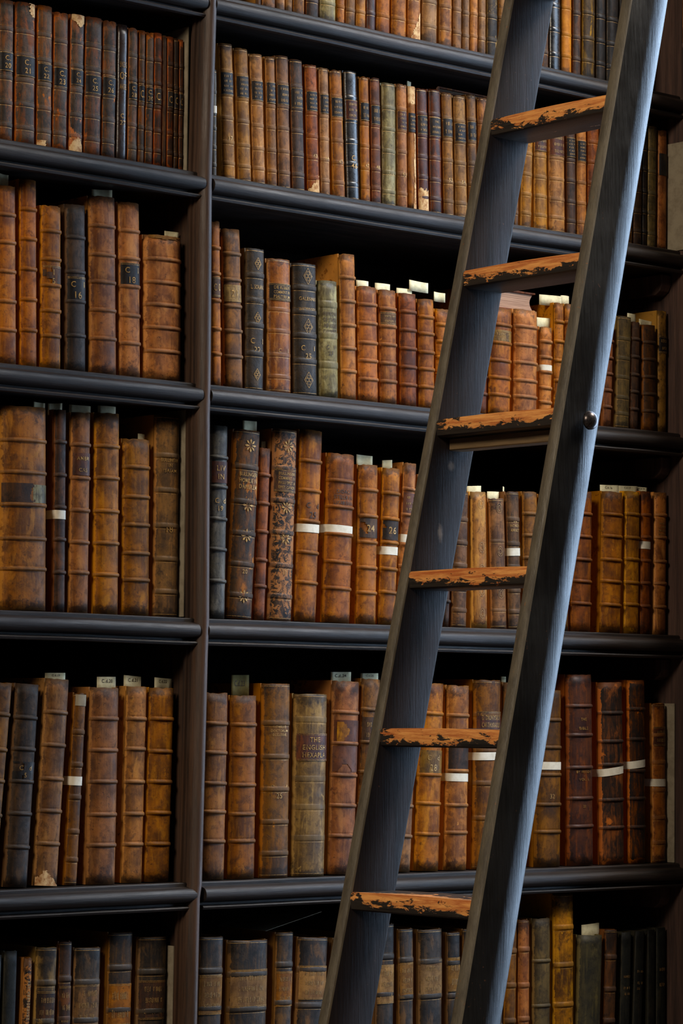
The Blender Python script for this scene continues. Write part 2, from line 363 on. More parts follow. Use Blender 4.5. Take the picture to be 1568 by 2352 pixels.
# ------------------------------------------------------------------ books
YJ = 0.030
RX = 2.35
def sy(x, a, b):
    return -b * max(0.0, 1 - min(1.0, abs(x / a)) ** RX) ** (1 / RX)
DEFB = {'c': [.165, .325, .485, .645, .80], 'g': [.205, .375, .545, .715, .87], 'c4': [.205, .405, .585, .78], 'g4': [.19, .37, .545, .735], 'g3': [.33, .62, .86],
        'f': [.145, .305, .465, .625, .785], 'n': [], 'p': [.21, .47, .71]}
CODES_GOLD = {'g', 'g4', 'g3', 'f'}
ftmp = {}
def glyphs(s):
    if s in ftmp: return ftmp[s]
    cu = bpy.data.curves.new('t', 'FONT'); cu.body = s; cu.size = 1.0; cu.resolution_u = 3; cu.fill_mode = 'FRONT'; cu.offset = 0.008; cu.space_character = 1.12
    ob = bpy.data.objects.new('t', cu); COL.objects.link(ob)
    dg = bpy.context.evaluated_depsgraph_get(); me = bpy.data.meshes.new_from_object(ob.evaluated_get(dg))
    vs = [tuple(v.co) for v in me.vertices]; fs = [tuple(p.vertices) for p in me.polygons]
    bpy.data.objects.remove(ob); bpy.data.curves.remove(cu); bpy.data.meshes.remove(me)
    xs = [v[0] for v in vs] or [0]; ys = [v[1] for v in vs] or [0]
    r = (vs, fs, min(xs), max(xs), min(0, min(ys)), max(ys)); ftmp[s] = r; return r
def conform(vs, a, b, eps, parts=None):
    out = []
    for x, z in vs:
        xx = max(-a * 0.97, min(a * 0.97, x)); out.append((xx, sy(xx, a, b) - eps, z))
    return out
def lines_mesh(lines, xc, W, z1, z0, rnd):
    """2D lettering laid out in a box; '*' is a row of rubbed illegible strokes"""
    V = []; F = []
    n = len(lines); lh = (z1 - z0) / n
    for i, s in enumerate(lines):
        zc = z1 - (i + 0.5) * lh
        if not s: continue
        if s == '*':
            x = xc - W * rnd.uniform(0.38, 0.48); hh = lh * 0.25
            while x < xc + W * 0.45:
                w = rnd.uniform(0.0007, 0.0011)
                if rnd.random() < 0.82:
                    k = len(V); h = hh * rnd.uniform(0.7, 1.0)
                    V += [(x, zc - h), (x + w, zc - h), (x + w, zc + h), (x, zc + h)]; F.append((k, k + 1, k + 2, k + 3))
                    if rnd.random() < 0.5:
                        k = len(V); q = zc + rnd.choice((-h, h - 0.0006, 0)); V += [(x, q), (x + w * 2.2, q), (x + w * 2.2, q + 0.0006), (x, q + 0.0006)]; F.append((k, k + 1, k + 2, k + 3))
                x += w * rnd.uniform(2.2, 3.4)
            continue
        vs, fs, xa, xb, ya, yb = glyphs(s)
        ch = 0.72
        sz = min(lh * 0.66, 0.013 if len(s) < 4 else 0.010) / ch; wd = (xb - xa) * sz; sx = sz * min(1.0, W * 0.96 / max(wd, 1e-6)) if wd > W * 0.96 else sz
        if wd < W * 0.55 and len(s) > 4: sx = sz * min(1.25, W * 0.7 / wd)
        k = len(V); V += [(xc + (v[0] - (xa + xb) / 2) * sx, zc - ch * sz / 2 + v[1] * sz) for v in vs]; F += [tuple(j + k for j in f) for f in fs]
    return V, F
def strip(V, F, pts, w, closed=True):
    n = len(pts)
    for i in range(n if closed else n - 1):
        (x0, y0), (x1, y1) = pts[i], pts[(i + 1) % n]; dx, dy = x1 - x0, y1 - y0; l = math.hypot(dx, dy) or 1; nx, ny = -dy / l * w / 2, dx / l * w / 2
        k = len(V); V += [(x0 - nx, y0 - ny), (x1 - nx, y1 - ny), (x1 + nx, y1 + ny), (x0 + nx, y0 + ny)]; F.append((k, k + 1, k + 2, k + 3))
def ornament(kind, zc, s):
    V = []; F = []
    if kind == 'dia':
        strip(V, F, [(0, zc + s * 1.25), (s * 0.85, zc), (0, zc - s * 1.25), (-s * 0.85, zc)], 0.0009)
        for dx, dz in ((0, .42), (.34, 0), (0, -.42), (-.34, 0)):
            strip(V, F, [(dx * s + s * .27 * cos(t * pi / 4), zc + dz * s * 1.1 + s * .3 * sin(t * pi / 4)) for t in range(8)], 0.0007)
    elif kind == 'star':
        for t in range(8):
            a = t * pi / 4; c, q = cos(a), sin(a); k = len(V)
            V += [(c * s * .2, zc + q * s * .2), (c * s * .75 - q * s * .17, zc + q * s * .75 + c * s * .17), (c * s * 1.05, zc + q * s * 1.05), (c * s * .75 + q * s * .17, zc + q * s * .75 - c * s * .17)]; F.append((k, k + 1, k + 2, k + 3))
    else:
        for r in (1.0, 0.55): strip(V, F, [(s * .8 * r * cos(t * pi / 8), zc + s * 1.15 * r * sin(t * pi / 8)) for t in range(16)], 0.0008)
    return V, F

def book(row, bay, x, w, h, th, mat, band, look, ft, idx):
    rnd = random.Random(idx * 7 + 3)
    a = w / 2; b = 0.42 * a + 0.002
    if mat in ('K3', 'V'): b = 0.26 * a + 0.001
    sn = abs(th) * a
    root = bpy.data.objects.new('book', None); COL.objects.link(root); root.empty_display_size = 0.02
    root.location = (x, YJ, SZ[row] + sn + 0.0004 + min(0, sag(row, x)) * 0.6); root.rotation_euler = (0, math.atan(th), 0)
    bands = [f + (rnd.uniform(-.006, .006)) for f in DEFB[band]]
    if ft.get('tape') and band in ('c', 'g', 'g4'):   # keep the paper band clear of the cords
        tf = ft['tape']; bands = [f if abs(f - tf) > 0.028 else (tf - 0.036 if f < tf else tf + 0.036) for f in bands]
    gilt = band in CODES_GOLD
    bh, hw = {'c': (0.0036, 0.0038), 'c4': (0.0030, 0.0037), 'g': (0.0008, 0.004), 'g4': (0.0020, 0.0052), 'g3': (0.0006, 0.003), 'f': (0.0022, 0.0058), 'n': (0, 0), 'p': (0.0016, 0.007)}[band]
    if band == 'g' and row >= 3: bh, hw = 0.0019, 0.005
    if band == 'f' and mat == 'Y': bh, hw = 0.0006, 0.006
    if row == 3 and band == 'c': bh *= 1.15
    rows = {}
    def put(z, bulge=0.0, green=0.0, gold=0):
        rows[round(z, 5)] = (bulge, green, gold)
    n0 = max(8, int(h / 0.018))
    for i in range(n0 + 1): put(0.0008 + (h - 0.0016) * i / n0)
    for f in bands:
        zc = h * (1 - f); lo, hi_ = zc - hw - .005, zc + hw + .005
        for z in [z for z in rows if lo - 0.002 < z < hi_ + 0.002]: del rows[z]
        for k in range(-5, 6):
            u = k / 5.0; prof = max(0.0, 1 - abs(u) ** 3) * bh
            groove = -0.0006 if abs(k) == 5 else 0
            put(zc + u * hw, prof + groove, max(0, 1 - abs(u) ** 3))
        for s in (-1, 1): put(zc + s * (hw + 0.0012), 0, 0, 0); put(zc + s * (hw + 0.004), 0, 0, 0)
        if gilt:
            for s in (-1, 1):
                z = zc + s * (hw + 0.0014); put(z - 0.0004, 0, 0, 1); put(z + 0.0004, 0, 0, 0); 
    if gilt and mat not in ('W', 'WO'):
        for z in (0.005, h - 0.006):
            for q in [q for q in rows if abs(q - z) < 0.0015]: del rows[q]
            put(z, 0, 0, 1); put(z + 0.0007, 0, 0, 0)
    zs = sorted(rows); nx = 13
    phis = [-pi / 2 + pi * j / (nx - 1) for j in range(nx)]
    ov = {'O': .0025, 'O3': .0025, 'B': .002, 'R': .002, 'M': .002, 'W': .002, 'K3': .0008}.get(mat, .0012)
    V = []; Cc = []
    seed = idx * 3.7
    for iz, z in enumerate(zs):
        bl, gr, gd = rows[z]; fr = z / h
        pinch = 0.0
        if z < 0.006: pinch = -0.0010 * (1 - z / 0.006)
        if z > h - 0.007: pinch = -0.0014 * (1 - (h - z) / 0.007)
        wob = 0.0007 * noise.noise(Vector((seed, z * 26, 0)))
        for j, ph in enumerate(phis):
            xx = a * sin(ph); yy = sy(xx, a, b)
            k = bl * (0.25 + 0.75 * cos(ph)) if bl > 0 else bl * cos(ph)
            kx = bl * 0.35 * sin(ph) if bl > 0 else 0
            zz = z
            if iz == len(zs) - 1: zz = h - 0.0008 + min(0, ov * (noise.noise(Vector((seed, xx * 160, 3))) * 1.6 - 0.1)) - abs(pinch) * 0.2
            if iz == 0: zz = 0.0004
            V.append((xx * (1 - 0.012) + kx + 0, yy - k - (pinch + wob) * cos(ph) + 0.0006 * noise.noise(Vector((seed + 9, xx * 60, z * 40))) * cos(ph), zz))
            e = max(0, 1 - (1 - abs(sin(ph))) * 7) ; e2 = max(0, 1 - min(z, h - z) / 0.006) * 0.8
            dirt = max(0.0, 1 - min(z, (h - z)) / (0.10 * h))
            Cc.append((max(e * (0.9 if ph < 0 else 0.45), e2), gr, dirt, 1))
    F = []; MI = []
    for i in range(len(zs) - 1):
        for j in range(nx - 1):
            q = i * nx + j; F.append((q, q + 1, q + nx + 1, q + nx)); MI.append(1 if rows[zs[i]][2] and mat not in ('O', 'O3', 'B') or (rows[zs[i]][2] and rnd.random() < 0.85) else 0)
    # turned-in caps at head and tail
    top = (len(zs) - 1) * nx
    for base, sgn in ((top, -1), (0, 1)):
        k = len(V)
        for j, ph in enumerate(phis):
            vx, vy, vz = V[base + j]; V.append((vx * 0.93, min(0.0, vy + 0.0035) if abs(ph) < 1.45 else vy, vz)); Cc.append((0.7, 0, 0.5, 1))
        for j in range(nx):
            vx, vy, vz = V[k + j]; V.append((vx, vy + 0.0005, vz + sgn * 0.012)); Cc.append((0, 0, 1, 1))
        for j in range(nx - 1):
            q = (base + j, base + j + 1, k + j + 1, k + j); q2 = (k + j, k + j + 1, k + nx + j + 1, k + nx + j)
            F += [q if sgn < 0 else q[::-1], q2 if sgn < 0 else q2[::-1]]; MI += [0, 0]
    # boards
    dp = min(0.285, max(0.11, h * 0.66)) * rnd.uniform(0.94, 1.0); bt = min(0.004, 0.0022 + w * 0.02)
    for s in (-1, 1):
        x0, x1 = (-a + 0.0003, -a + bt) if s < 0 else (a - bt, a - 0.0003)
        k = len(V); bv = [(x0, 0.0008, 0.0004), (x1, 0.0008, 0.0004), (x1, dp, 0.0004), (x0, dp, 0.0004), (x0, 0.0008, h - 0.0006), (x1, 0.0008, h - 0.0006), (x1, dp, h - 0.0006), (x0, dp, h - 0.0006)]
        # chamfer the foremost upper corner of the board a little
        bv[4] = (bv[4][0], 0.0025, bv[4][2]); bv[5] = (bv[5][0], 0.0025, bv[5][2])
        V += bv; Cc += [(0.8, 0, 0, 1) if v[1] < 0.01 else (0.25, 0, 0.2, 1) for v in bv]; F += [tuple(i + k for i in f) for f in BF]; MI += [0] * 6
    me = mesh('cover', V, F)
    cov = link('cover', me, [mat, 'gold'], root)
    me.polygons.foreach_set('material_index', MI)
    me.polygons.foreach_set('use_smooth', [i < (len(zs) - 1) * (nx - 1) for i in range(len(F))])
    ca = me.color_attributes.new('rub', 'FLOAT_COLOR', 'POINT'); ca.data.foreach_set('color', [c for q in Cc for c in q])
    # text block, hollowed fore-edge at the back
    mb = MB(); ph_ = h - 0.005 - (0.001 if h > .2 else 0); e = bt + 0.0002
    if a - e > 0.001: mb.box(-a + e, a - e, -b * 0.35, dp - 0.005, 0.003, ph_); mb.build('page_block', 'pages', root)
    zt = lambda f: h * (1 - f)
    def patch(name, m, x0, x1, z0, z1, eps, mask=None, nxx=12, nz=2, par=None):
        vs = []; fs = []
        for i in range(nz + 1):
            for j in range(nxx + 1):
                xx = x0 + (x1 - x0) * j / nxx; vs.append((xx, z0 + (z1 - z0) * i / nz))
        for i in range(nz):
            for j in range(nxx):
                q = i * (nxx + 1) + j
                if mask is None or mask((j + .5) / nxx, (i + .5) / nz): fs.append((q, q + 1, q + nxx + 2, q + nxx + 1))
        if not fs: return None
        me = mesh(name, [(vx, sy(vx, a, b) - eps, vz) for vx, vz in vs], fs)
        bm = bmesh.new(); bm.from_mesh(me); bmesh.ops.delete(bm, geom=[v for v in bm.verts if not v.link_faces], context='VERTS'); bm.to_mesh(me); bm.free()
        return link(name, me, m, par or root, True)
    def letters(lines, f0, f1, eps, m, par, W=None, xo=0.0):
        V2, F2 = lines_mesh(lines, xo, (W or 2 * a * 0.72), zt(f0), zt(f1), rnd)
        if F2: link('lettering', mesh('lettering', conform(V2, a, b, eps), F2), m, par)
    if 'lab' in ft:
        L = ft['lab']; col, f0, f1, ln = L[:4]
        lm = {'K': 'K', 'D': 'D', 'P': 'P', 'R': 'P2', 'Y': 'Y', 'B': 'B2'}.get(col, col)
        chip = (lambda u, v: True) if len(L) < 5 else (lambda u, v, q=L[4]: noise.noise(Vector((seed, u * 2.2, v * 2.2))) < q - 0.35 or u > 0.45)
        if w < 0.02: pass
        la = patch('title_label', lm, -a * 0.93, a * 0.93, zt(f1), zt(f0), 0.0011, (lambda u, v: chip(u, v)) , 14, 10)
        if la:
            cc = la.data.color_attributes.new('rub', 'FLOAT_COLOR', 'POINT'); cc.data.foreach_set('color', [0.0, 0.0, 0.0, 1.0] * len(la.data.vertices))
            if gilt or row == 2:
                for f in (f0, f1):
                    V3 = []; F3 = []
                    for dz in ((0.0,) if row == 1 else (0.0, 0.0022)):
                        z = zt(f) + (-(0.0008 + dz) if f == f0 else 0.0004 + dz)
                        for j in range(14):
                            xa, xb = -a * .93 + a * 1.86 * j / 14, -a * .93 + a * 1.86 * (j + 1) / 14
                            k = len(V3); V3 += [(xa, z), (xb, z), (xb, z + .0006), (xa, z + .0006)]; F3.append((k, k + 1, k + 2, k + 3))
                    link('gilt_rule', mesh('gilt_rule', conform(V3, a, b, 0.0015), F3), 'gold', la)
            if ln: letters(ln, f0 + 0.012, f1 - 0.012, 0.0016, 'ticks' if '*' in ln else 'gold', la)
    for f0, fh, ln, g in ft.get('text', []):
        letters(ln, f0, f0 + fh, 0.0011, ('ticks' if '*' in ln else 'gold') if g else 'ink', root)
    for key in ('num', 'num2'):
        if key in ft:
            s, f = ft[key]; letters([s], f, f + (0.045 if h < 0.27 else 0.05), 0.0011, 'ink' if row == 3 else 'gold', root, W=a * 0.9 if key == 'num' else None, xo=a * 0.1)
    for kind in ('dia', 'star', 'ring'):
        if kind in ft:
            for f in ft[kind]:
                V2, F2 = ornament(kind, zt(f), min(a * 0.42, 0.0125)); 
                V2 = [(vx + a * 0.02, vz) for vx, vz in V2]
                link('stamp', mesh('stamp', conform(V2, a, b, 0.0009), F2), 'ticks' if kind == 'ring' else 'gold', root)
    if 'vtext' in ft:
        V2 = []; F2 = []
        z = h * 0.9
        while z > h * 0.12:
            k = len(V2); q = rnd.uniform(.0016, .0028); wv = a * rnd.uniform(.35, .5)
            if rnd.random() < .85: V2 += [(-wv + a * .2, z - q), (wv + a * .2, z - q), (wv + a * .2, z), (-wv + a * .2, z)]; F2.append((k, k + 1, k + 2, k + 3))
            z -= q + rnd.uniform(.0018, .003)
        link('lettering', mesh('lettering', conform(V2, a, b, 0.0009), F2), 'ticks', root)
    if 'torn' in ft:
        kd, s, fr = ft['torn']
        def nz_(u, v, k=5): return 0.16 * noise.noise(Vector((seed, u * k, v * k))) + 0.07 * noise.noise(Vector((seed, u * 14, v * 14)))
        def tp(z0, z1, fn): patch('torn_patch', 'bare', -a * .97, a * .97, z0, z1, 0.0006, fn, 26, 30)
        if kd in ('tr',): tp(h * (1 - fr), h - .002, lambda u, v: u + nz_(u, v) > 0.55 + (1 - v) * .2)
        if kd in ('both',): tp(h * (1 - fr), h - .002, lambda u, v: v + nz_(u, v) > 0.15 + abs(u - .6) * .8); tp(.001, h * fr * 1.1, lambda u, v: v + nz_(u, v) < 0.95 - (u - .5) ** 2 * 2)
        if kd == 'bl': tp(.001, h * fr, lambda u, v: u + nz_(u, v) < 0.5)
        if kd == 'b': tp(.001, h * fr, lambda u, v: v + nz_(u, v) < 0.2 + u * .9)
        if kd == 'bb': tp(.001, h * fr, lambda u, v: v + nz_(u, v, 4) < 0.95)
        if kd == 'bb2': tp(.001, h * fr * 1.6, lambda u, v: v + nz_(u, v) < 0.95 - abs(u - .35) * 1.5)
        if kd == 'br': tp(.001, h * fr, lambda u, v: v + nz_(u, v) < u * 1.1 and u > .15)
        if kd == 't': patch('torn_patch', 'B3', -a * .9, a * .8, h * .955, h - .002, 0.0006, lambda u, v: v + nz_(u, v) * 1.5 > 0.25 + abs(u - .45) * .7, 30, 12)
        if kd == 'tt': patch('torn_patch', 'card', -a * .9, a * .9, h * .93, h - .004, 0.0006)
        if kd == 'mid': patch('torn_patch', 'D', -a * .97, a * .30, h * .50, h * .62, 0.0006, lambda u, v: u + nz_(u, v) < .88 , 26, 20); patch('shelfmark_label', 'G', a * .2, a * .93, h * .505, h * .615, 0.0004)
        if kd == 'strip': tp(.001, h * .62, lambda u, v: u + nz_(u, v) > .45 + v * .3); tp(h * .84, h - .002, lambda u, v: v + nz_(u, v) > .1)
    if 'torn2' in ft:
        patch('torn_patch', 'P2', -a * .95, a * .95, h * .53, h * .66, 0.0006, lambda u, v: not (v < .3 and abs(u - .4) < .28 - v * .6), 26, 20)
        patch('label_remnant', 'Oy', -a * .8, a * .2, h * .68, h * .785, 0.0014, lambda u, v: u < .95 - abs(v - .55) * 1.3 + .2 * noise.noise(Vector((seed, u * 6, v * 6))), 20, 20)
    if 'tape' in ft:
        zc = zt(ft['tape']); hh = 0.0075 if row > 2 else 0.0065
        V2 = []; F2 = []; cols = []
        path = [(-a - 0.0006, 0.06), (-a - 0.0006, 0.0)] + [(a * 1.0 * sin(p), sy(a * sin(p), a, b) - 0.0012) for p in phis[1:-1]] + [(a + 0.0004, 0.0), (a + 0.0004, 0.02)]
        sl = 0.10 if mat == 'Mk' else rnd.uniform(-.02, .02)
        for q, (px, py) in enumerate(path):
            V2 += [(px, py, zc - hh + px * sl), (px, py, zc + hh + px * sl)]
            if q: k = 2 * q; F2.append((k - 2, k, k + 1, k - 1))
        link('paper_band', mesh('paper_band', V2, F2), 'tape', root, True)['label'] = 'white paper band'
    return root

BOOKS = [
(1, 'L', 2.7453, 0.0286, 0.2457, -0.0105, 'W', 'g', 'brown book with torn orange patches', {'lab': ('K', 0.37, 0.5, ['C.', '20'])}),
(1, 'L', 2.7845, 0.0403, 0.247, -0.0164, 'W', 'g', 'brown book with cream torn corner', {'lab': ('K', 0.38, 0.52, ['C.', '21']), 'torn': ('tr', 0.5, 0.1)}),
(1, 'L', 2.8239, 0.0309, 0.249, -0.0094, 'W', 'g', 'brown book with orange lower half', {'lab': ('K', 0.41, 0.53, ['C.', '22']), 'torn': ('bl', 0.4, 0.06)}),
(1, 'L', 2.8566, 0.0294, 0.243, -0.0026, 'W', 'g', 'dark brown half-worn book', {'lab': ('K', 0.4, 0.54, ['C.', '23'])}),
(1, 'L', 2.8901, 0.0275, 0.2457, 0.0044, 'W', 'g', 'brown book bared cream top and bottom', {'lab': ('K', 0.4, 0.51, ['C.', '24']), 'torn': ('both', 1, 0.11)}),
(1, 'L', 2.9249, 0.0348, 0.2461, 0.0001, 'W', 'g', 'wide brown book with gilt lines', {'lab': ('K', 0.42, 0.55, ['C.', '25'])}),
(1, 'L', 2.9598, 0.0286, 0.2457, -0.0005, 'W', 'g', 'brown book with gilt lines', {'lab': ('K', 0.41, 0.54, ['C.', '26'])}),
(1, 'L', 2.9879, 0.0207, 0.2446, -0.0005, 'Dg', 'n', 'smooth dark glossy book, gilt words', {'text': [(0.255, 0.24, ['SWEDG', 'OF', 'ANGEL'], 1), (0.64, 0.1, ['C.', '27'], 1)]}),
(1, 'L', 3.0122, 0.0195, 0.2425, -0.005, 'W', 'g', 'dark brown speckled book', {'lab': ('K', 0.41, 0.53, ['C.', '28'])}),
(1, 'L', 3.0314, 0.0124, 0.242, 0.0005, 'W', 'g', 'narrow brown book with orange head', {'lab': ('K', 0.41, 0.53, ['C.'])}),
(1, 'L', 3.0482, 0.0152, 0.2414, 0.0033, 'W', 'g', 'narrow brown book with pale head', {'lab': ('K', 0.41, 0.53, ['C.', '30'])}),
(1, 'L', 3.0677, 0.0162, 0.2435, -0.0054, 'WO', 'g', 'narrow book with orange left edge', {'lab': ('K', 0.41, 0.53, ['C.'])}),
(1, 'L', 3.0829, 0.0083, 0.2416, -0.0083, 'D', 'n', 'very thin dark book', {}),
(1, 'L', 3.0959, 0.013, 0.2416, -0.0094, 'WO', 'g', 'narrow orange-edged book', {'lab': ('K', 0.41, 0.53, ['C.'])}),
(1, 'L', 3.1089, 0.009, 0.2409, -0.0072, 'D', 'g', 'thin black-brown book', {'lab': ('K', 0.41, 0.53, ['C.'])}),
(1, 'L', 3.1198, 0.0083, 0.2411, -0.0038, 'WO', 'g', 'thin orange-edged gilt book', {'lab': ('K', 0.41, 0.53, ['C.'])}),
(1, 'R', 3.1961, 0.0109, 0.1987, -0.0162, 'S', 'g', 'short dark grey book, white tag', {'tape': 0.37}),
(1, 'R', 3.2292, 0.0301, 0.2491, -0.0474, 'T', 'g', 'pale calf book, worn black label', {'lab': ('K', 0.215, 0.38, ['*', '*', '*', '*']), 'num': ('37', 0.67)}),
(1, 'R', 3.2665, 0.0298, 0.246, -0.0535, 'T', 'g', 'tan book with torn black label', {'lab': ('K', 0.21, 0.37, ['*', '*', '*', '*'])}),
(1, 'R', 3.3, 0.0281, 0.2415, -0.0481, 'T', 'g', 'tan book with narrow black label', {'lab': ('K', 0.21, 0.36, ['*', '*', '*', '*'])}),
(1, 'R', 3.3312, 0.0217, 0.242, -0.039, 'T', 'g', 'thin tan book with black label', {'lab': ('K', 0.2, 0.36, ['*', '*', '*', '*'])}),
(1, 'R', 3.3596, 0.0284, 0.2479, -0.039, 'B', 'g', 'mid brown book with black label', {'lab': ('K', 0.22, 0.37, ['*', '*', '*'])}),
(1, 'R', 3.3933, 0.029, 0.2461, -0.0417, 'D', 'g', 'dark brown book with black label', {'lab': ('K', 0.22, 0.37, ['*', '*', '*'])}),
(1, 'R', 3.4296, 0.0277, 0.2422, -0.0441, 'R', 'g', 'red-brown book with torn pale foot', {'lab': ('K', 0.21, 0.36, ['*', '*', '*', '*']), 'torn': ('b', 0.7, 0.15), 'num': ('43', 0.68)}),
(1, 'R', 3.4588, 0.0214, 0.2418, -0.0335, 'T', 'g', 'thin tan book with black label', {'lab': ('K', 0.21, 0.36, ['*', '*', '*', '*']), 'num': ('44', 0.68)}),
(1, 'R', 3.4922, 0.0284, 0.2424, -0.0523, 'O', 'g', 'orange-tan book with black label', {'lab': ('K', 0.22, 0.37, ['*', '*', '*']), 'num': ('45', 0.69)}),
(1, 'R', 3.5261, 0.0305, 0.2461, -0.0431, 'Kg', 'g', 'glossy black book with gilt lines', {'lab': ('P', 0.23, 0.38, ['*', '*', '*']), 'text': [(0.64, 0.12, ['C.', '46'], 1)]}),
(1, 'R', 3.5583, 0.0219, 0.2409, -0.0329, 'O', 'g', 'thin orange book with black label', {'lab': ('K', 0.21, 0.35, ['*', '*']), 'num': ('47', 0.68)}),
(1, 'R', 3.5849, 0.0227, 0.2428, -0.0289, 'R', 'g', 'thin red-brown book, chipped black label', {'lab': ('K', 0.22, 0.37, ['*', '*']), 'num': ('48', 0.68)}),
(1, 'R', 3.6163, 0.033, 0.2375, -0.018, 'G', 'g', 'olive-grey vellum book', {'num': ('50', 0.7)}),
(1, 'R', 3.6504, 0.0251, 0.2411, -0.0212, 'O', 'g', 'orange-tan book with purple-black label', {'lab': ('P', 0.22, 0.37, ['*', '*', '*', '*']), 'num': ('51', 0.7)}),
(1, 'R', 3.677, 0.019, 0.2414, -0.0283, 'O', 'n', 'thin book stripped to cream paper', {'lab': ('K', 0.22, 0.37, ['*', '*', '*', '*']), 'torn': ('strip', 0.6, 0.9)}),
(1, 'R', 3.705, 0.0263, 0.2403, -0.0342, 'P', 'g', 'purple-brown book with cream torn foot', {'lab': ('K', 0.22, 0.37, ['*', '*', '*']), 'torn': ('bb', 1, 0.2)}),
(1, 'R', 3.7365, 0.0297, 0.2433, -0.0263, 'P', 'g', 'plum book with black label', {'lab': ('K', 0.23, 0.38, ['*', '*', '*'])}),
(1, 'R', 3.7713, 0.026, 0.2414, -0.036, 'B', 'g', 'brown gilt-ruled book, black label', {'lab': ('K', 0.21, 0.36, ['*', '*']), 'num': ('53', 0.68)}),
(1, 'R', 3.8041, 0.03, 0.2405, -0.0352, 'T', 'g', 'tan book with low black label', {'lab': ('K', 0.23, 0.38, ['*', '*', '*', '*']), 'num': ('54', 0.68)}),
(1, 'R', 3.8356, 0.0228, 0.2478, -0.0319, 'B', 'g', 'thin brown book beside ladder stile', {'lab': ('K', 0.22, 0.37, ['*', '*'])}),
(1, 'R', 3.8642, 0.0264, 0.246, -0.0259, 'O', 'g', 'reddish tan book cut by stile', {}),
(1, 'R', 3.8951, 0.0284, 0.2438, -0.0227, 'T', 'g', 'tan book', {'hid': 1}),
(1, 'R', 3.9283, 0.0305, 0.2433, -0.0162, 'B', 'g', 'brown book', {'hid': 1}),
(1, 'R2', 3.9508, 0.0122, 0.2415, 0.0162, 'T', 'g', 'tan book beside the left stile', {}),
(1, 'R2', 3.9782, 0.0274, 0.2414, 0.0198, 'T', 'g', 'pale tan book, black-topped', {}),
(1, 'R2', 4.019, 0.0343, 0.2416, -0.0167, 'T', 'g', 'tan book with dark red label', {'lab': ('P', 0.17, 0.34, ['*', '*', '*'])}),
(1, 'R2', 4.0641, 0.0428, 0.2417, -0.0189, 'T', 'g', 'wide tan book with red label', {'lab': ('R', 0.17, 0.36, ['*', '*', '*'])}),
(1, 'R2', 4.1055, 0.0245, 0.2436, -0.0165, 'D', 'g', 'dark narrow book with black label', {'lab': ('K', 0.19, 0.35, ['*', '*', '*', '*', '*'])}),
(1, 'R2', 4.1348, 0.025, 0.2446, -0.0077, 'O', 'g', 'orange book with black label', {'lab': ('K', 0.2, 0.37, ['*', '*', '*', '*', '*'])}),
(1, 'R2', 4.1666, 0.0304, 0.2493, 0.0011, 'R', 'g', 'dark red-brown book by right stile', {}),
(1, 'R2', 4.1995, 0.0289, 0.252, 0.0028, 'B', 'g', 'brown book', {'hid': 1}),
(1, 'R2', 4.2319, 0.0292, 0.2566, 0.0031, 'D', 'g', 'dark book', {'hid': 1}),
(1, 'R2', 4.2653, 0.031, 0.2602, 0.0034, 'B', 'g', 'brown book', {'hid': 1}),
(1, 'R3', 4.2966, 0.0234, 0.2599, 0.0134, 'D', 'g', 'dark olive-brown book', {}),
(1, 'R3', 4.3176, 0.0134, 0.2622, 0.0093, 'K', 'g', 'thin blackish book', {}),
(1, 'R3', 4.3385, 0.0234, 0.2588, 0.0163, 'G2', 'g', 'tall olive-brown gilt book', {}),
(1, 'R3', 4.3703, 0.0248, 0.2524, 0.0067, 'O', 'n', 'orange-edged short book near wall', {'lab': ('K', 0.2, 0.38, [])}),
(0, 'R', 3.2938, 0.0115, 0.29, 0, 'T', 'g', 'thin tan book foot', {}),
(0, 'R', 3.3172, 0.0302, 0.3, 0, 'B', 'g', 'brown book foot with gilt line', {}),
(0, 'R', 3.3457, 0.0201, 0.29, 0, 'T', 'g', 'narrow tan book foot', {}),
(0, 'R', 3.3661, 0.015, 0.29, 0, 'T', 'g', 'thin tan book', {}),
(0, 'R', 3.3891, 0.0265, 0.3, 0, 'B', 'g', 'brown calf book', {}),
(0, 'R', 3.421, 0.03, 0.29, 0, 'D', 'g', 'dark brown book with gilt foot', {}),
(0, 'R', 3.4585, 0.0382, 0.3, 0, 'G', 'g', 'wide olive-grey vellum book', {}),
(0, 'R', 3.4914, 0.0195, 0.29, 0, 'O', 'g', 'narrow orange-tan book', {}),
(0, 'R', 3.5156, 0.0227, 0.29, 0, 'B', 'g', 'brown book with gilt foot', {}),
(0, 'R', 3.5414, 0.0231, 0.29, 0, 'T', 'g', 'tan book with worn foot', {}),
(0, 'R', 3.5665, 0.0219, 0.29, 0, 'P', 'g', 'purple-brown book', {}),
(0, 'R', 3.5971, 0.0327, 0.3, 0, 'O', 'g', 'wide orange calf book', {}),
(0, 'R', 3.6363, 0.0371, 0.3, 0, 'O', 'g', 'mottled orange calf book', {}),
(0, 'R', 3.676, 0.0319, 0.3, 0, 'O', 'g', 'orange book with torn cream corner', {'torn': ('br', 0.75, 0.2)}),
(0, 'R', 3.7161, 0.0375, 0.3, 0, 'T', 'g', 'wide tan calf book', {}),
(0, 'R', 3.7582, 0.0319, 0.3, 0, 'O', 'g', 'orange-tan book', {}),
(0, 'R', 3.7897, 0.0217, 0.29, 0, 'T', 'g', 'narrow pale tan book', {}),
(0, 'R', 3.8129, 0.0179, 0.28, 0, 'B', 'g', 'thin brown book', {}),
(0, 'R', 3.8346, 0.0191, 0.29, 0, 'O', 'g', 'narrow orange book', {}),
(0, 'R', 3.8566, 0.0184, 0.29, 0, 'T', 'g', 'thin tan book', {}),
(0, 'R', 3.8826, 0.0277, 0.3, 0, 'Dy', 'g', 'dark brown gilt-banded book', {}),
(0, 'R', 3.9112, 0.0224, 0.3, 0, 'B', 'g', 'brown book', {'hid': 1}),
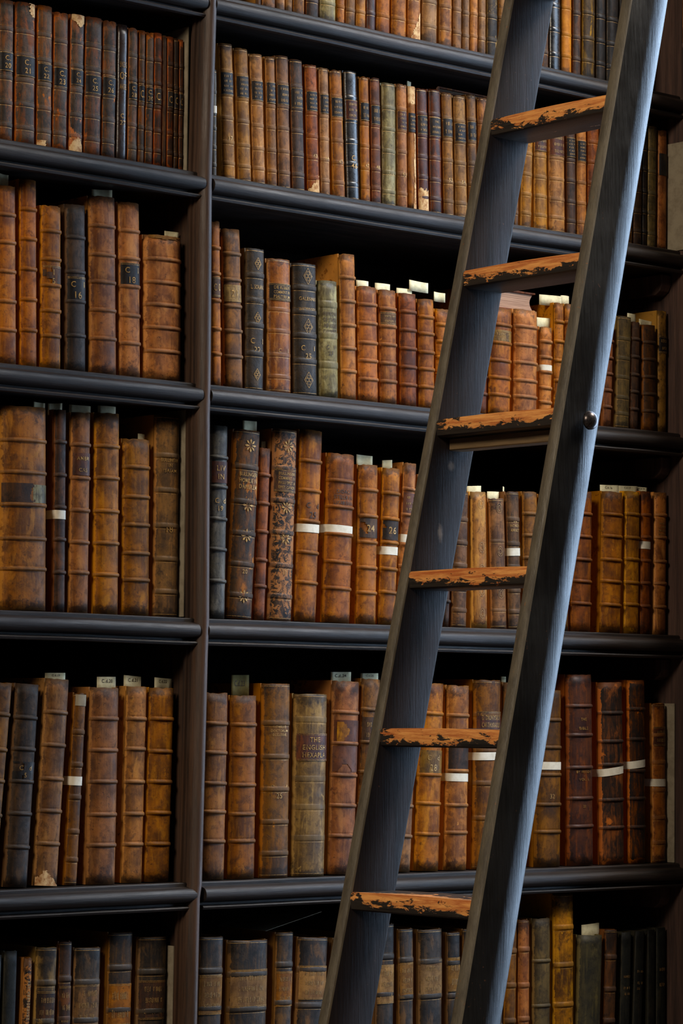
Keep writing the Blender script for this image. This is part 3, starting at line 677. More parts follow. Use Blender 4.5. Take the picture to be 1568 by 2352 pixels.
(0, 'R', 3.9392, 0.027, 0.3, 0, 'B', 'g', 'brown book', {'hid': 1}),
(0, 'R', 3.9699, 0.0272, 0.29, 0, 'B', 'g', 'brown book', {'hid': 1}),
(0, 'R', 4.0007, 0.0274, 0.29, 0, 'T', 'g', 'tan book', {'hid': 1}),
(0, 'R2', 4.0276, 0.0211, 0.29, 0, 'D', 'g', 'thin dark brown book', {}),
(0, 'R2', 4.0564, 0.0289, 0.3, 0, 'Kg', 'g', 'black book with gilt line', {}),
(0, 'R2', 4.0892, 0.0272, 0.3, 0, 'Or', 'g', 'plain light orange calf book', {}),
(0, 'R2', 4.1188, 0.0216, 0.29, 0, 'D', 'g', 'narrow dark gilt-ruled book', {}),
(0, 'R2', 4.1517, 0.0349, 0.3, 0, 'Dy', 'g', 'dark book with yellow worn patches', {}),
(0, 'R2', 4.188, 0.0258, 0.3, 0, 'K', 'g', 'black speckled book', {}),
(0, 'R2', 4.2215, 0.0331, 0.3, 0, 'K', 'g', 'black gilt-flecked book by stile', {}),
(0, 'R2', 4.2565, 0.029, 0.3, 0, 'K', 'g', 'black book', {'hid': 1}),
(0, 'R2', 4.2894, 0.0292, 0.3, 0, 'D', 'g', 'dark book', {'hid': 1}),
(2, 'L', 2.7553, 0.0393, 0.3047, -0.0277, 'O', 'c', 'orange calf book cut by edge', {}),
(2, 'L', 2.8003, 0.0334, 0.3217, -0.0233, 'O', 'c', 'tall narrow orange calf book', {}),
(2, 'L', 2.8458, 0.0403, 0.2821, -0.0171, 'O', 'c', 'orange book with small dark label', {'lab': ('D', 0.37, 0.5, ['1', '5'], 0.3)}),
(2, 'L', 2.8984, 0.0407, 0.2902, -0.0241, 'D2', 'c4', 'dark brown book, black shelfmark label', {'lab': ('K', 0.435, 0.585, ['C   1', '16'])}),
(2, 'L', 2.9561, 0.0553, 0.3109, -0.0289, 'O', 'c', 'broad tall orange calf book', {}),
(2, 'L', 3.0136, 0.0446, 0.3082, -0.0255, 'O', 'c', 'orange book with gilt-edged dark label', {'lab': ('K', 0.35, 0.485, ['C   1', '18'])}),
(2, 'L', 3.0839, 0.0802, 0.2572, -0.0168, 'O', 'c', 'very wide short orange calf book', {'torn': ('t', 0.4, 0.03)}),
(2, 'R', 3.2069, 0.0212, 0.2994, -0.027, 'O', 'c', 'slim reddish tan book at post', {'lab': ('D', 0.34, 0.46, ['C 0'])}),
(2, 'R', 3.2454, 0.0421, 0.2886, -0.0406, 'B', 'c', 'brown book with gilt number patch', {'lab': ('Y', 0.355, 0.46, ['21'])}),
(2, 'R', 3.293, 0.0412, 0.2598, -0.0051, 'K2', 'g4', 'black book with three gilt diamonds', {'dia': [0.11, 0.49, 0.885], 'text': [(0.25, 0.14, ['L. SORANI', '', 'MARTYROLOG'], 1), (0.62, 0.12, ['C   1', '22'], 1)]}),
(2, 'R', 3.3515, 0.0537, 0.2465, -0.0211, 'O2', 'g', 'polished tan book, black title label', {'lab': ('K', 0.19, 0.315, ['DE REBEIS', 'COMMENT.IN', 'PSALTERIUM']), 'num': ('C    1', 0.66)}),
(2, 'R', 3.4126, 0.0562, 0.2445, -0.0233, 'K2', 'g4', 'broad black book with gilt diamonds', {'dia': [0.1, 0.48, 0.88], 'text': [(0.25, 0.12, ['GALESINII', '', 'MARTYROLOGIU'], 1), (0.61, 0.12, ['C    1', '25'], 1)]}),
(2, 'R', 3.4695, 0.0462, 0.2192, -0.0263, 'G', 'p', 'short pale grey vellum book', {'text': [(0.26, 0.2, ['FERRONI', 'DE STATU', 'AD BELLI', 'DISSERT'], 0), (0.54, 0.1, ['C   1', '23'], 0)]}),
(2, 'R', 3.5193, 0.037, 0.2747, -0.0274, 'O', 'c', 'tall bright orange book, torn head', {}),
(2, 'R', 3.5678, 0.0473, 0.219, -0.031, 'O', 'c', 'short tan calf book', {}),
(2, 'R', 3.6178, 0.0424, 0.218, -0.025, 'O', 'c', 'short orange book with gilt label', {'lab': ('B', 0.2, 0.31, ['*', '*'])}),
(2, 'R', 3.6688, 0.0414, 0.2169, -0.0214, 'R', 'c', 'reddish book with dark stains', {}),
(2, 'R', 3.7155, 0.0401, 0.2109, -0.0213, 'O', 'c', 'orange book beside stained one', {}),
(2, 'R', 3.7574, 0.0352, 0.1967, -0.0144, 'O', 'c', 'orange book touching left stile', {}),
(2, 'R', 3.7987, 0.0352, 0.1988, -0.0131, 'O', 'c', 'orange book', {'hid': 1}),
(2, 'R', 3.8338, 0.0254, 0.2028, -0.0107, 'B', 'c', 'brown book', {'hid': 1}),
(2, 'R2', 3.8604, 0.0255, 0.2101, 0.0007, 'R', 'c', 'reddish sliver of book by stile', {}),
(2, 'R2', 3.9063, 0.0562, 0.2135, 0.0154, 'O', 'c', 'orange book with yellow gilt label', {'lab': ('Y', 0.21, 0.34, ['*', '*'])}),
(2, 'R2', 3.9761, 0.0622, 0.2171, 0.0028, 'O', 'c', 'wide orange calf book', {}),
(2, 'R2', 4.0333, 0.032, 0.1896, 0.0083, 'O', 'c', 'short narrow book, white paper band', {'tape': 0.44}),
(2, 'R2', 4.0709, 0.0249, 0.2412, 0.0032, 'O', 'c', 'tall narrow orange book', {}),
(2, 'R2', 4.0998, 0.0262, 0.242, 0.0069, 'O', 'c', 'orange book by right stile', {}),
(2, 'R2', 4.1302, 0.0283, 0.2406, 0.0087, 'B', 'c', 'brown book', {'hid': 1}),
(2, 'R2', 4.1619, 0.0286, 0.2415, 0.0091, 'B', 'c', 'brown book', {'hid': 1}),
(2, 'R3', 4.2089, 0.0216, 0.2124, 0.0367, 'R', 'c', 'dim reddish sliver of book', {}),
(2, 'R3', 4.2523, 0.0372, 0.2305, 0.0302, 'G2', 'g', 'olive-brown book with gilt lines', {}),
(2, 'R3', 4.2867, 0.0233, 0.2235, 0.029, 'D', 'c', 'narrow dark brown book', {}),
(2, 'R3', 4.3336, 0.0376, 0.2204, -0.0154, 'D', 'c', 'dark red-brown book, orange foot', {}),
(2, 'R3', 4.3708, 0.0246, 0.2541, 0.0037, 'Yb', 'n', 'tall yellow-brown book, black label', {'lab': ('K', 0.21, 0.35, ['*', '*'])}),
(3, 'L', 2.7951, 0.0936, 0.3448, -0.0183, 'O3', 'c', 'massive wide brown calf folio', {'torn': ('mid', 0.45, 0.08)}),
(3, 'L', 2.8713, 0.0237, 0.3467, -0.0097, 'D', 'c', 'slim dark book with white band', {'tape': 0.52}),
(3, 'L', 2.9118, 0.0388, 0.3449, -0.0027, 'O3', 'c', 'leaning tan book with gilt label', {'lab': ('R', 0.205, 0.315, ['AMBR', '', 'CAS'])}),
(3, 'L', 2.9689, 0.0515, 0.3486, -0.0088, 'O3', 'c', 'tan calf book with cracked spine', {}),
(3, 'L', 3.0327, 0.0573, 0.3082, -0.0116, 'O3', 'c', 'shorter tan calf book', {}),
(3, 'L', 3.0975, 0.0531, 0.3551, -0.0027, 'B2', 'g', 'ribbed brown book with gilt title', {'text': [(0.21, 0.08, ['BULLINGER', 'IN', 'ISAIAM'], 1), (0.54, 0.05, ['18'], 1)]}),
(3, 'R', 3.2118, 0.0382, 0.3465, 0.0056, 'S', 'c', 'grey leather book at the post', {'lab': ('R', 0.19, 0.3, ['LIV', 'IN']), 'text': [(0.37, 0.08, ['C  d', '19'], 1)]}),
(3, 'R', 3.263, 0.0574, 0.3414, 0.0439, 'M2', 'g', 'dark book with gilt flower stamps', {'star': [0.085, 0.4, 0.56, 0.88], 'text': [(0.22, 0.1, ['BULLINGERI', 'HOMILIE IN', 'DANIELEM'], 1), (0.73, 0.035, ['20'], 1)]}),
(3, 'R', 3.3101, 0.0251, 0.3131, 0.0332, 'R', 'c', 'slim red-brown book', {}),
(3, 'R', 3.357, 0.0551, 0.349, 0.0271, 'M', 'g', 'mottled black and tan book', {'star': [0.09, 0.41, 0.57], 'lab': ('D', 0.21, 0.33, ['BULLINGERI', 'COMMENT. IN', 'PAULI EPIST. &', 'EPIST. CANON']), 'text': [(0.73, 0.03, ['22'], 1)]}),
(3, 'R', 3.417, 0.0516, 0.3527, 0.0342, 'O', 'c', 'orange calf book with white band', {'tape': 0.515, 'num': ('25', 0.42), 'num2': ('C   d', 0.37)}),
(3, 'R', 3.4922, 0.0645, 0.3134, 0.0283, 'O', 'c', 'broad orange book with white band', {'tape': 0.45, 'text': [(0.21, 0.1, ['DIDACI', 'STELLA IN', 'LUCAM EVAN'], 0)]}),
(3, 'R', 3.5667, 0.0466, 0.2983, 0.0075, 'O', 'c', 'orange book without band', {'lab': ('D2', 0.34, 0.46, ['24'], 0.6)}),
(3, 'R', 3.6173, 0.0419, 0.2952, 0.0357, 'O', 'c', 'orange book, low white band', {'lab': ('D2', 0.34, 0.46, ['26'], 0.7), 'tape': 0.53}),
(3, 'R', 3.6557, 0.0308, 0.3083, 0.0645, 'O', 'c', 'orange book with dark red label', {'lab': ('R', 0.19, 0.32, ['*', '*', '*']), 'tape': 0.47}),
(3, 'R', 3.6933, 0.0325, 0.2876, 0.0742, 'B', 'c', 'brown book', {'hid': 1}),
(3, 'R', 3.7313, 0.0336, 0.2844, 0.0764, 'B', 'c', 'brown book', {'hid': 1}),
(3, 'R2', 3.7703, 0.0141, 0.2449, 0.0357, 'D', 'c', 'dark sliver of book by stile', {}),
(3, 'R2', 3.8036, 0.0363, 0.2619, 0.0126, 'B', 'g', 'brown book with round blind stamps', {}),
(3, 'R2', 3.8583, 0.0392, 0.2638, -0.0224, 'Oy', 'n', 'golden tan book, smooth spine', {'ring': [0.09, 0.41, 0.57, 0.73, 0.89]}),
(3, 'R2', 3.9099, 0.0392, 0.2538, -0.0366, 'B', 'g3', 'shorter brown book with oval stamps', {'ring': [0.08, 0.41, 0.73]}),
(3, 'R2', 3.9522, 0.0337, 0.2693, -0.0312, 'B2', 'g', 'ornate brown book with white band', {'tape': 0.44, 'text': [(0.2, 0.1, ['IN', 'NOMEN', 'ANNOT'], 1)]}),
(3, 'R2', 3.9972, 0.0383, 0.2719, -0.0222, 'B', 'c', 'brown calf book by right stile', {}),
(3, 'R2', 4.0384, 0.0333, 0.2696, -0.0163, 'B', 'c', 'brown book', {'hid': 1}),
(3, 'R2', 4.0799, 0.0388, 0.272, -0.0123, 'B', 'c', 'brown book', {'hid': 1}),
(3, 'R3', 4.1334, 0.0546, 0.2806, 0.0124, 'R', 'c', 'dim red-brown wide book', {}),
(3, 'R3', 4.218, 0.056, 0.2846, 0.0222, 'O', 'c', 'broad orange calf book', {}),
(3, 'R3', 4.279, 0.041, 0.2888, 0.0132, 'Oy', 'c', 'golden brown narrow book', {}),
(3, 'R3', 4.3202, 0.0277, 0.2915, 0.0132, 'R', 'c', 'slim red-brown book, white tag', {'tape': 0.38}),
(3, 'R3', 4.3646, 0.0333, 0.2917, 0.0099, 'O', 'c', 'slim brown book, gilt-lettered, by wall', {'text': [(0.21, 0.1, ['*', '*', '*', '*'], 1)]}),
(4, 'L', 2.7327, 0.0368, 0.3434, 0.0781, 'B', 'c', 'brown leaning book cut by edge', {}),
(4, 'L', 2.7907, 0.0463, 0.3405, 0.0534, 'D2', 'c', 'dark leaning book with grey sheen', {'lab': ('K', 0.385, 0.48, ['C   d', '5'], 0.5)}),
(4, 'L', 2.8514, 0.0471, 0.3496, 0.0542, 'O3', 'c', 'leaning tan book, torn yellow foot', {'torn': ('bb2', 0.9, 0.05)}),
(4, 'L', 2.904, 0.0248, 0.327, 0.0454, 'B', 'g', 'slim brown book, pale label, white band', {'torn': ('tt', 0.9, 0.05), 'tape': 0.46}),
(4, 'L', 2.9666, 0.0592, 0.3369, 0.0072, 'O3', 'c', 'broad tan calf book with slip', {}),
(4, 'L', 3.0332, 0.0419, 0.3392, 0.0158, 'O3', 'c', 'narrower reddish tan book with slip', {}),
(4, 'L', 3.0864, 0.0533, 0.3374, 0.0179, 'O3', 'c', 'brown calf book nearest the post', {}),
(4, 'R', 3.2096, 0.0519, 0.3305, 0.013, 'O3', 'c', 'tan calf book at the post', {}),
(4, 'R', 3.2751, 0.059, 0.3263, 0.0019, 'O3', 'c', 'tan calf book with yellowed slip', {}),
(4, 'R', 3.3505, 0.0639, 0.3483, 0.0017, 'B2', 'g', 'blind-ruled brown book, gilt title', {'text': [(0.215, 0.06, ['HOMILIÆ', 'DOCTORUM', 'ECCLESIÆ'], 1), (0.515, 0.085, ['C     d', '25'], 1)]}),
(4, 'R', 3.4292, 0.0775, 0.3305, 0.0098, 'Y', 'f', 'wide yellow-brown book, purple title panel', {'lab': ('P', 0.22, 0.37, ['THE', 'ENGLISH', 'HEXAPLA'], 1)}),
(4, 'R', 3.5082, 0.0634, 0.3545, 0.0288, 'O', 'c', 'orange book with plum centre panels', {'lab': ('P2', 0.205, 0.33, []), 'torn2': 1}),
(4, 'R', 3.5653, 0.0444, 0.3594, 0.0438, 'B', 'c', 'brown book with gilt panel', {'lab': ('D', 0.2, 0.33, ['*', '*'])}),
(4, 'R', 3.6118, 0.0349, 0.3486, 0.0467, 'B', 'c', 'brown book', {'hid': 1}),
(4, 'R2', 3.6642, 0.0342, 0.3416, 0.0466, 'T', 'c', 'tan sliver of book by stile', {}),
(4, 'R2', 3.7225, 0.0596, 0.3539, 0.0305, 'O', 'c', 'orange book with brass-coloured label', {'lab': ('Y', 0.36, 0.49, ['C   d', '28'])}),
(4, 'R2', 3.7972, 0.0556, 0.3509, 0.0138, 'O', 'c', 'narrow orange book, white band', {'lab': ('D', 0.33, 0.47, []), 'tape': 0.5}),
(4, 'R2', 3.8763, 0.0682, 0.3625, 0.0064, 'B', 'g4', 'brown book, black title panel, band', {'lab': ('P', 0.17, 0.31, ['D.DIONYSIUS', 'CARTHUSIANUS', 'IN PAULI']), 'tape': 0.405}),
(4, 'R2', 3.9461, 0.0537, 0.3584, 0.0143, 'B', 'c', 'brown book', {'hid': 1}),
(4, 'R3', 4.0429, 0.0685, 0.3451, 0.002, 'B', 'c', 'brown calf book, gilt number, white band', {'text': [(0.58, 0.04, ['32'], 1)], 'tape': 0.43}),
(4, 'R3', 4.135, 0.069, 0.3767, -0.0168, 'P', 'c', 'plum leather book, small gilt title', {'text': [(0.225, 0.07, ['THE', '', 'BIBLE'], 1), (0.5, 0.06, ['BY WILSON', '-', 'VOL. I.'], 1), (0.64, 0.06, ['C    d', '', '22'], 1)]}),
(4, 'R3', 4.2251, 0.0664, 0.3627, -0.0201, 'Mk', 'c', 'black and orange rubbed book, band', {'tape': 0.49}),
(4, 'R3', 4.2969, 0.0492, 0.3684, -0.009, 'Mk', 'c', 'dark rubbed book with raised band', {'tape': 0.46}),
(4, 'R3', 4.3641, 0.0364, 0.3224, -0.0094, 'O', 'g', 'short slim orange-brown book', {'lab': ('R', 0.15, 0.27, ['*', '*']), 'tape': 0.5}),
(5, 'L', 2.7466, 0.0239, 0.4026, 0.0213, 'V', 'n', 'black-green book cut by edge', {}),
(5, 'L', 2.7783, 0.0254, 0.4082, 0.0175, 'V', 'n', 'black book with worn head', {'text': [(0.3, 0.1, ['*', '*', '*'], 1)]}),
(5, 'L', 2.8073, 0.0161, 0.3955, 0.0328, 'M', 'n', 'slim mottled book, gilt dashes down', {'vtext': 1}),
(5, 'L', 2.8439, 0.041, 0.4111, 0.0333, 'Dy', 'f', 'brown mottled book, gilt bands', {'lab': ('D', 0.18, 0.35, ['*', '*', '*'])}),
(5, 'L', 2.8898, 0.0259, 0.419, 0.0149, 'D', 'f', 'slim dark red-brown book', {'lab': ('D', 0.18, 0.35, ['*', '*', '*'])}),
(5, 'L', 2.9319, 0.055, 0.4065, 0.0256, 'K3', 'f', 'broad black book, brown title panel', {'lab': ('B2', 0.155, 0.325, ['*', '*', '*'])}),
(5, 'L', 3.0037, 0.0512, 0.4295, 0.0193, 'K3', 'f', 'tall black book, tan title panel', {'lab': ('O4', 0.205, 0.37, ['*', '*'])}),
(5, 'L', 3.0698, 0.0604, 0.4186, 0.0269, 'K3', 'f', 'broad black book near post', {'lab': ('D', 0.18, 0.34, ['*', '*', '*'])}),
(5, 'R', 3.1993, 0.0548, 0.4134, 0.0264, 'K3', 'f', 'black book, tan panel, at post', {'lab': ('B3', 0.165, 0.33, ['*', '*', '*']), 'text': [(0.42, 0.03, ['PART II'], 1)]}),
(5, 'R', 3.287, 0.0901, 0.4043, 0.0157, 'K3', 'f', 'widest black book, tan panel', {'lab': ('B3', 0.13, 0.295, ['*', '*', '*'])}),
(5, 'R', 3.3704, 0.0399, 0.4144, 0.021, 'K3', 'f', 'tall slim black book, orange panel', {'lab': ('O4', 0.17, 0.32, ['*', '*', '*'])}),
(5, 'R', 3.4262, 0.0693, 0.4018, 0.05, 'K3', 'f', 'black book below slanting sheet', {'lab': ('B3', 0.13, 0.28, ['*', '*', '*'])}),
(5, 'R', 3.4781, 0.0321, 0.3979, 0.0866, 'K3', 'f', 'black book', {'hid': 1}),
(5, 'R', 3.5247, 0.0396, 0.405, 0.0689, 'K3', 'f', 'black book', {'hid': 1}),
(5, 'R2', 3.6206, 0.0443, 0.4197, 0.0016, 'K3', 'f', 'black book sliver, tan panel', {'lab': ('B3', 0.18, 0.35, ['*', '*', '*'])}),
(5, 'R2', 3.6777, 0.0362, 0.4088, -0.0107, 'K3', 'f', 'slim black book, tan panel', {'lab': ('B3', 0.155, 0.315, ['*', '*', '*'])}),
(5, 'R2', 3.7376, 0.0588, 0.4056, -0.0065, 'K3', 'f', 'broad black book, tan panel', {'lab': ('B3', 0.145, 0.31, ['*', '*', '*'])}),
(5, 'R2', 3.7955, 0.0327, 0.397, 0.0006, 'K3', 'f', 'slim gilt-edged black book', {'lab': ('B3', 0.12, 0.28, ['*', '*'])}),
(5, 'R2', 3.8346, 0.0329, 0.402, 0.0051, 'K3', 'f', 'black book', {'hid': 1}),
(5, 'R2', 3.8731, 0.0329, 0.4005, 0.0012, 'K3', 'f', 'black book', {'hid': 1}),
(5, 'R2', 3.9097, 0.0306, 0.3989, 0.0017, 'K3', 'f', 'black book', {'hid': 1}),
(5, 'R3', 3.9411, 0.0298, 0.4157, 0.0134, 'B', 'f', 'dim brown sliver of book', {}),
(5, 'R3', 3.9818, 0.0289, 0.4143, -0.0022, 'O', 'f', 'slim orange calf book', {}),
(5, 'R3', 4.0287, 0.0459, 0.415, -0.0016, 'G2', 'c4', 'olive-grey book with raised bands', {}),
(5, 'R3', 4.089, 0.054, 0.4603, -0.0036, 'Mo', 'f', 'tallest mottled orange book', {'text': [(0.7, 0.03, ['34'], 1)]}),
(5, 'R3', 4.1504, 0.0663, 0.3763, 0.0334, 'V2', 'n', 'dark olive-grey plain book', {}),
(5, 'R3', 4.2116, 0.0325, 0.3847, 0.0338, 'D', 'f', 'dark brown book, worn yellow foot', {}),
(5, 'R3', 4.2595, 0.027, 0.3778, 0.0288, 'V', 'n', 'slim black book, gilt lettering', {'text': [(0.22, 0.12, ['*', '', '*', '*'], 1)]}),
(5, 'R3', 4.293, 0.0259, 0.3786, 0.0451, 'V', 'n', 'black book with gilt words', {'text': [(0.2, 0.12, ['*', '', '*', '*'], 1)]}),
(5, 'R3', 4.3413, 0.0211, 0.3804, 0.0057, 'V', 'n', 'narrow black book', {}),
(5, 'R3', 4.3703, 0.0257, 0.3828, 0.0023, 'V', 'n', 'black book nearest the wall', {'text': [(0.2, 0.12, ['*', '', '*'], 1)]}),

]
ROWN = ['top row', 'second row', 'third row', 'fourth row', 'fifth row', 'bottom row']
ORD = ['first', 'second', 'third', 'fourth', 'fifth', 'sixth', 'seventh', 'eighth', 'ninth', 'tenth', 'eleventh', 'twelfth', 'thirteenth', 'fourteenth', 'fifteenth', 'sixteenth', 'seventeenth', 'eighteenth', 'nineteenth', 'twentieth', 'twenty-first', 'twenty-second', 'twenty-third', 'twenty-fourth', 'twenty-fifth']
SEC = {'L': 'left of the post', 'R': 'right of the post', 'R2': 'between the ladder stiles', 'R3': 'right of the ladder', 'H': 'behind a ladder stile'}
cnt = {}; made = []
# left bay is counted away from the post, the others from left to right
for i, bk in enumerate(BOOKS):
    sec = 'H' if 'hid' in bk[9] else bk[1]
    cnt.setdefault((bk[0], sec), []).append(i)
for i, bk in enumerate(BOOKS):
    row, bay, x, w, h, th, mat, band, look, ft = bk
    sec = 'H' if 'hid' in ft else bay
    lst = cnt[(row, sec)]; k = lst.index(i)
    if sec == 'L': k = len(lst) - 1 - k
    r = book(row, bay, x, w, h, th, mat, band, look, ft, i)
    tag(r, '%s, %s %s, %s' % (look, ORD[k], SEC[sec], ROWN[row]), 'book', 'old leather-bound books on the ' + ROWN[row])
    made.append((row, bay, r, x, w, h, look))

# small book standing on the ledge of the pilaster, top right
r = book(0, 'R3', 4.366, 0.030, 0.24, 0, 'R', 'g', '', {}, 501); r.location = (4.366, -0.20, 2.981)
tag(r, 'red-brown book standing on the pilaster ledge, top right corner', 'book')

# ------------------------------------------------------------------ books lying flat
def flat_book(name_label, loc, L, D, T, mat, pm, rz=0.0):
    root = empty('book', loc, name_label, 'book'); root.rotation_euler = (0, 0, rz)
    t = 0.0035; mb = MB()
    for z in (0, T - t): mb.box(0, L, 0, D, z, z + t)
    n = 8; arcv = [(-0.004 - 0.006 * sin(pi * i / n), T * i / n) for i in range(n + 1)]   # rounded spine at the left end
    vs, fs = sweep([(p, q) for p, q in arcv] + [(0.0, T), (0.0, 0.0)], [lambda p, q, y=y: (p, y, q) for y in (0, D)]); mb.add(vs, fs)
    o = mb.build('cover', mat, root, bev=0.0008); fixn(o.data)
    c = o.data.color_attributes.new('rub', 'FLOAT_COLOR', 'POINT'); c.data.foreach_set('color', [0.3, 0, 0, 1.0] * len(o.data.vertices))
    # page block with hollow fore-edge at the right end
    prof = [(0.0, t)] + [(L - 0.004 - 0.009 * sin(pi * i / n), t + (T - 2 * t) * i / n) for i in range(n + 1)] + [(0.0, T - t)]
    vs, fs = sweep(prof, [lambda p, q, y=y: (p, y, q) for y in (0.004, D - 0.004)]); m2 = MB(); m2.add(vs, fs); o = m2.build('page_block', pm, root); fixn(o.data)
    return root
def top_of(row, x0, x1):
    return max(b[2].location.z + b[5] for b in made if b[0] == row and b[3] + b[4] / 2 > x0 and b[3] - b[4] / 2 < x1)
zt_ = top_of(2, 3.90, 4.032)
flat_book('thick book lying flat with pink-cream page edges, atop upright books', (3.872, 0.052, zt_ + 0.0006), 0.158, 0.20, 0.040, 'R', 'pages2')
zt_ = top_of(1, 3.76, 3.93)
flat_book('thin brown book lying flat across the upright books, second row', (3.775, 0.060, zt_ + 0.0006), 0.16, 0.13, 0.012, 'R', 'pages')

# ------------------------------------------------------------------ paper slips and cards
SLIPS = [
(2, 'L', 2.7536, 0.0212, 2.495, 2.5122),
(2, 'L', 2.9592, 0.0421, 2.4977, 2.5118),
(2, 'L', 3.1125, 0.0272, 2.4491, 2.4561),
(2, 'R', 3.5634, 0.0272, 2.4079, 2.4163),
(2, 'R', 3.6143, 0.0396, 2.4066, 2.4161),
(2, 'R', 3.6698, 0.0446, 2.4058, 2.4126),
(2, 'R', 3.7072, 0.0529, 2.4222, 2.4302),
(2, 'R', 3.7617, 0.0285, 2.4086, 2.4147),
(2, 'R2', 4.0429, 0.0341, 2.3784, 2.3932),
(2, 'R2', 4.0617, 0.0575, 2.4307, 2.4399),
(2, 'R2', 4.1021, 0.0234, 2.4322, 2.4432),
(2, 'R3', 4.2952, 0.0296, 2.4133, 2.4261),
(2, 'R3', 4.3386, 0.0468, 2.4094, 2.417),
(3, 'L', 2.8342, 0.0243, 2.1222, 2.1302),
(3, 'L', 2.8668, 0.0263, 2.1225, 2.1311),
(3, 'L', 2.9189, 0.0414, 2.1197, 2.1316),
(3, 'L', 2.9759, 0.0374, 2.1255, 2.1347),
(3, 'L', 3.0517, 0.0181, 2.0854, 2.0916),
(3, 'R', 3.296, 0.0375, 2.1183, 2.1327),
(3, 'R', 3.329, 0.0112, 2.0914, 2.0981),
(3, 'R', 3.5731, 0.0369, 2.0755, 2.0889),
(3, 'R', 3.6299, 0.0198, 2.0734, 2.0834),
(3, 'R2', 3.8551, 0.0348, 2.0389, 2.048),
(3, 'R2', 3.906, 0.034, 2.03, 2.04),
(3, 'R2', 3.9347, 0.0095, 2.0452, 2.0509),
(3, 'R3', 4.2312, 0.0569, 2.0607, 2.0723),
(3, 'R3', 4.2865, 0.0538, 2.0649, 2.0739),
(3, 'R3', 4.327, 0.0245, 2.0663, 2.0736),
(4, 'L', 2.8757, 0.0389, 1.6622, 1.6715),
(4, 'L', 2.9835, 0.0409, 1.6511, 1.6665),
(4, 'L', 3.0397, 0.0415, 1.6534, 1.6689),
(4, 'L', 3.1068, 0.0413, 1.6536, 1.6662),
(4, 'R', 3.2809, 0.0401, 1.642, 1.6744),
(4, 'R', 3.5197, 0.0447, 1.669, 1.6839),
(4, 'R', 3.5895, 0.039, 1.6725, 1.6827),
(4, 'R2', 3.9367, 0.0129, 1.6736, 1.682),
(5, 'R3', 4.1801, 0.0544, 1.1751, 1.1967),
(1, 'R', 3.6782, 0.0157, 2.806, 2.8099),

]
scount = {}; stot = {}
for s in SLIPS: stot[(s[0], s[1])] = stot.get((s[0], s[1]), 0) + 1
for i, (row, bay, x, w, zb, zt2) in enumerate(sorted(SLIPS)):
    rnd = random.Random(i); old = (row == 4 and bay == 'R' and zt2 - zb > 0.025)
    h = max(zt2 - zb, 0.006); lo = 0.012
    tl = rnd.uniform(-0.06, 0.08); vs = []; fs = []; n = 6
    for k in range(n + 1):
        u = -0.5 + k / n; yy = 0.003 * sin(u * 3 + i)
        for z in (-lo, h + tl * u * w + 0.0): vs.append((u * w, yy, z))
    for k in range(n): fs.append((2 * k, 2 * k + 2, 2 * k + 3, 2 * k + 1))
    o = link('paper_slip', mesh('paper_slip', vs, fs), 'oldpaper' if old else 'paper', None, True)
    sm = o.modifiers.new('thick', 'SOLIDIFY'); sm.thickness = 0.0003
    o.location = (x, 0.042, zb)
    if row == 4 or (row == 3 and bay == 'R3'):
        V2, F2 = lines_mesh(['C.d.%d' % (14 + i % 12)], 0, w * 0.6, h * 0.85, h * 0.25, rnd)
        link('handwriting', mesh('handwriting', [(p, 0.003 * sin(p / w * 3 + i) - 0.0006, q) for p, q in V2], F2), 'ink', o)
    k = scount.get((row, bay), 0); scount[(row, bay)] = k + 1
    tot = stot[(row, bay)]
    tag(o, '%s paper slip in a book top, %s%s, %s' % ('yellowed' if old else 'pale', (ORD[k] + ' from left ') if tot > 1 else '', SEC[bay], ROWN[row]), 'paper slip', 'paper slips in the books of the ' + ROWN[row])
def card(x, y0, y1, z0, z1, lab):
    m = MB(); m.box(x - 0.001, x + 0.001, y0, y1, z0, z1); o = m.build('shelf_card', 'card'); tag(o, lab, 'card', 'grey cards at the shelf ends'); return o
card(3.1275, 0.02, 0.19, SZ[1] + 0.001, SZ[1] + 0.262, 'grey card against the post behind thin books, second row')
card(3.1285, 0.014, 0.16, SZ[3] + 0.001, SZ[3] + 0.365, 'narrow grey card edge beside the post, fourth row')
card(3.1165, 0.014, 0.16, SZ[5] + 0.001, SZ[5] + 0.402, 'pale card edge beside the post, bottom row')
card(4.3885, 0.008, 0.15, SZ[4] + 0.001, SZ[4] + 0.322, 'tall pale card against the right panel, fifth row')
card(4.3895, -0.018, 0.12, SZ[1] + 0.001, SZ[1] + 0.225, 'pale card against the right panel, second row')
# loose sheet lying aslant on the bottom row
m = MB(); m.add([(0, 0, 0), (0.15, 0.02, 0.028), (0.15, 0.16, 0.030), (0, 0.14, 0.002)], [(0, 1, 2, 3)])
o = m.build('loose_sheet', 'card'); sm = o.modifiers.new('thick', 'SOLIDIFY'); sm.thickness = 0.0008
o.location = (3.352, 0.05, top_of(5, 3.36, 3.50) + 0.001); tag(o, 'slanting pale loose sheet on the black books, bottom row', 'sheet')

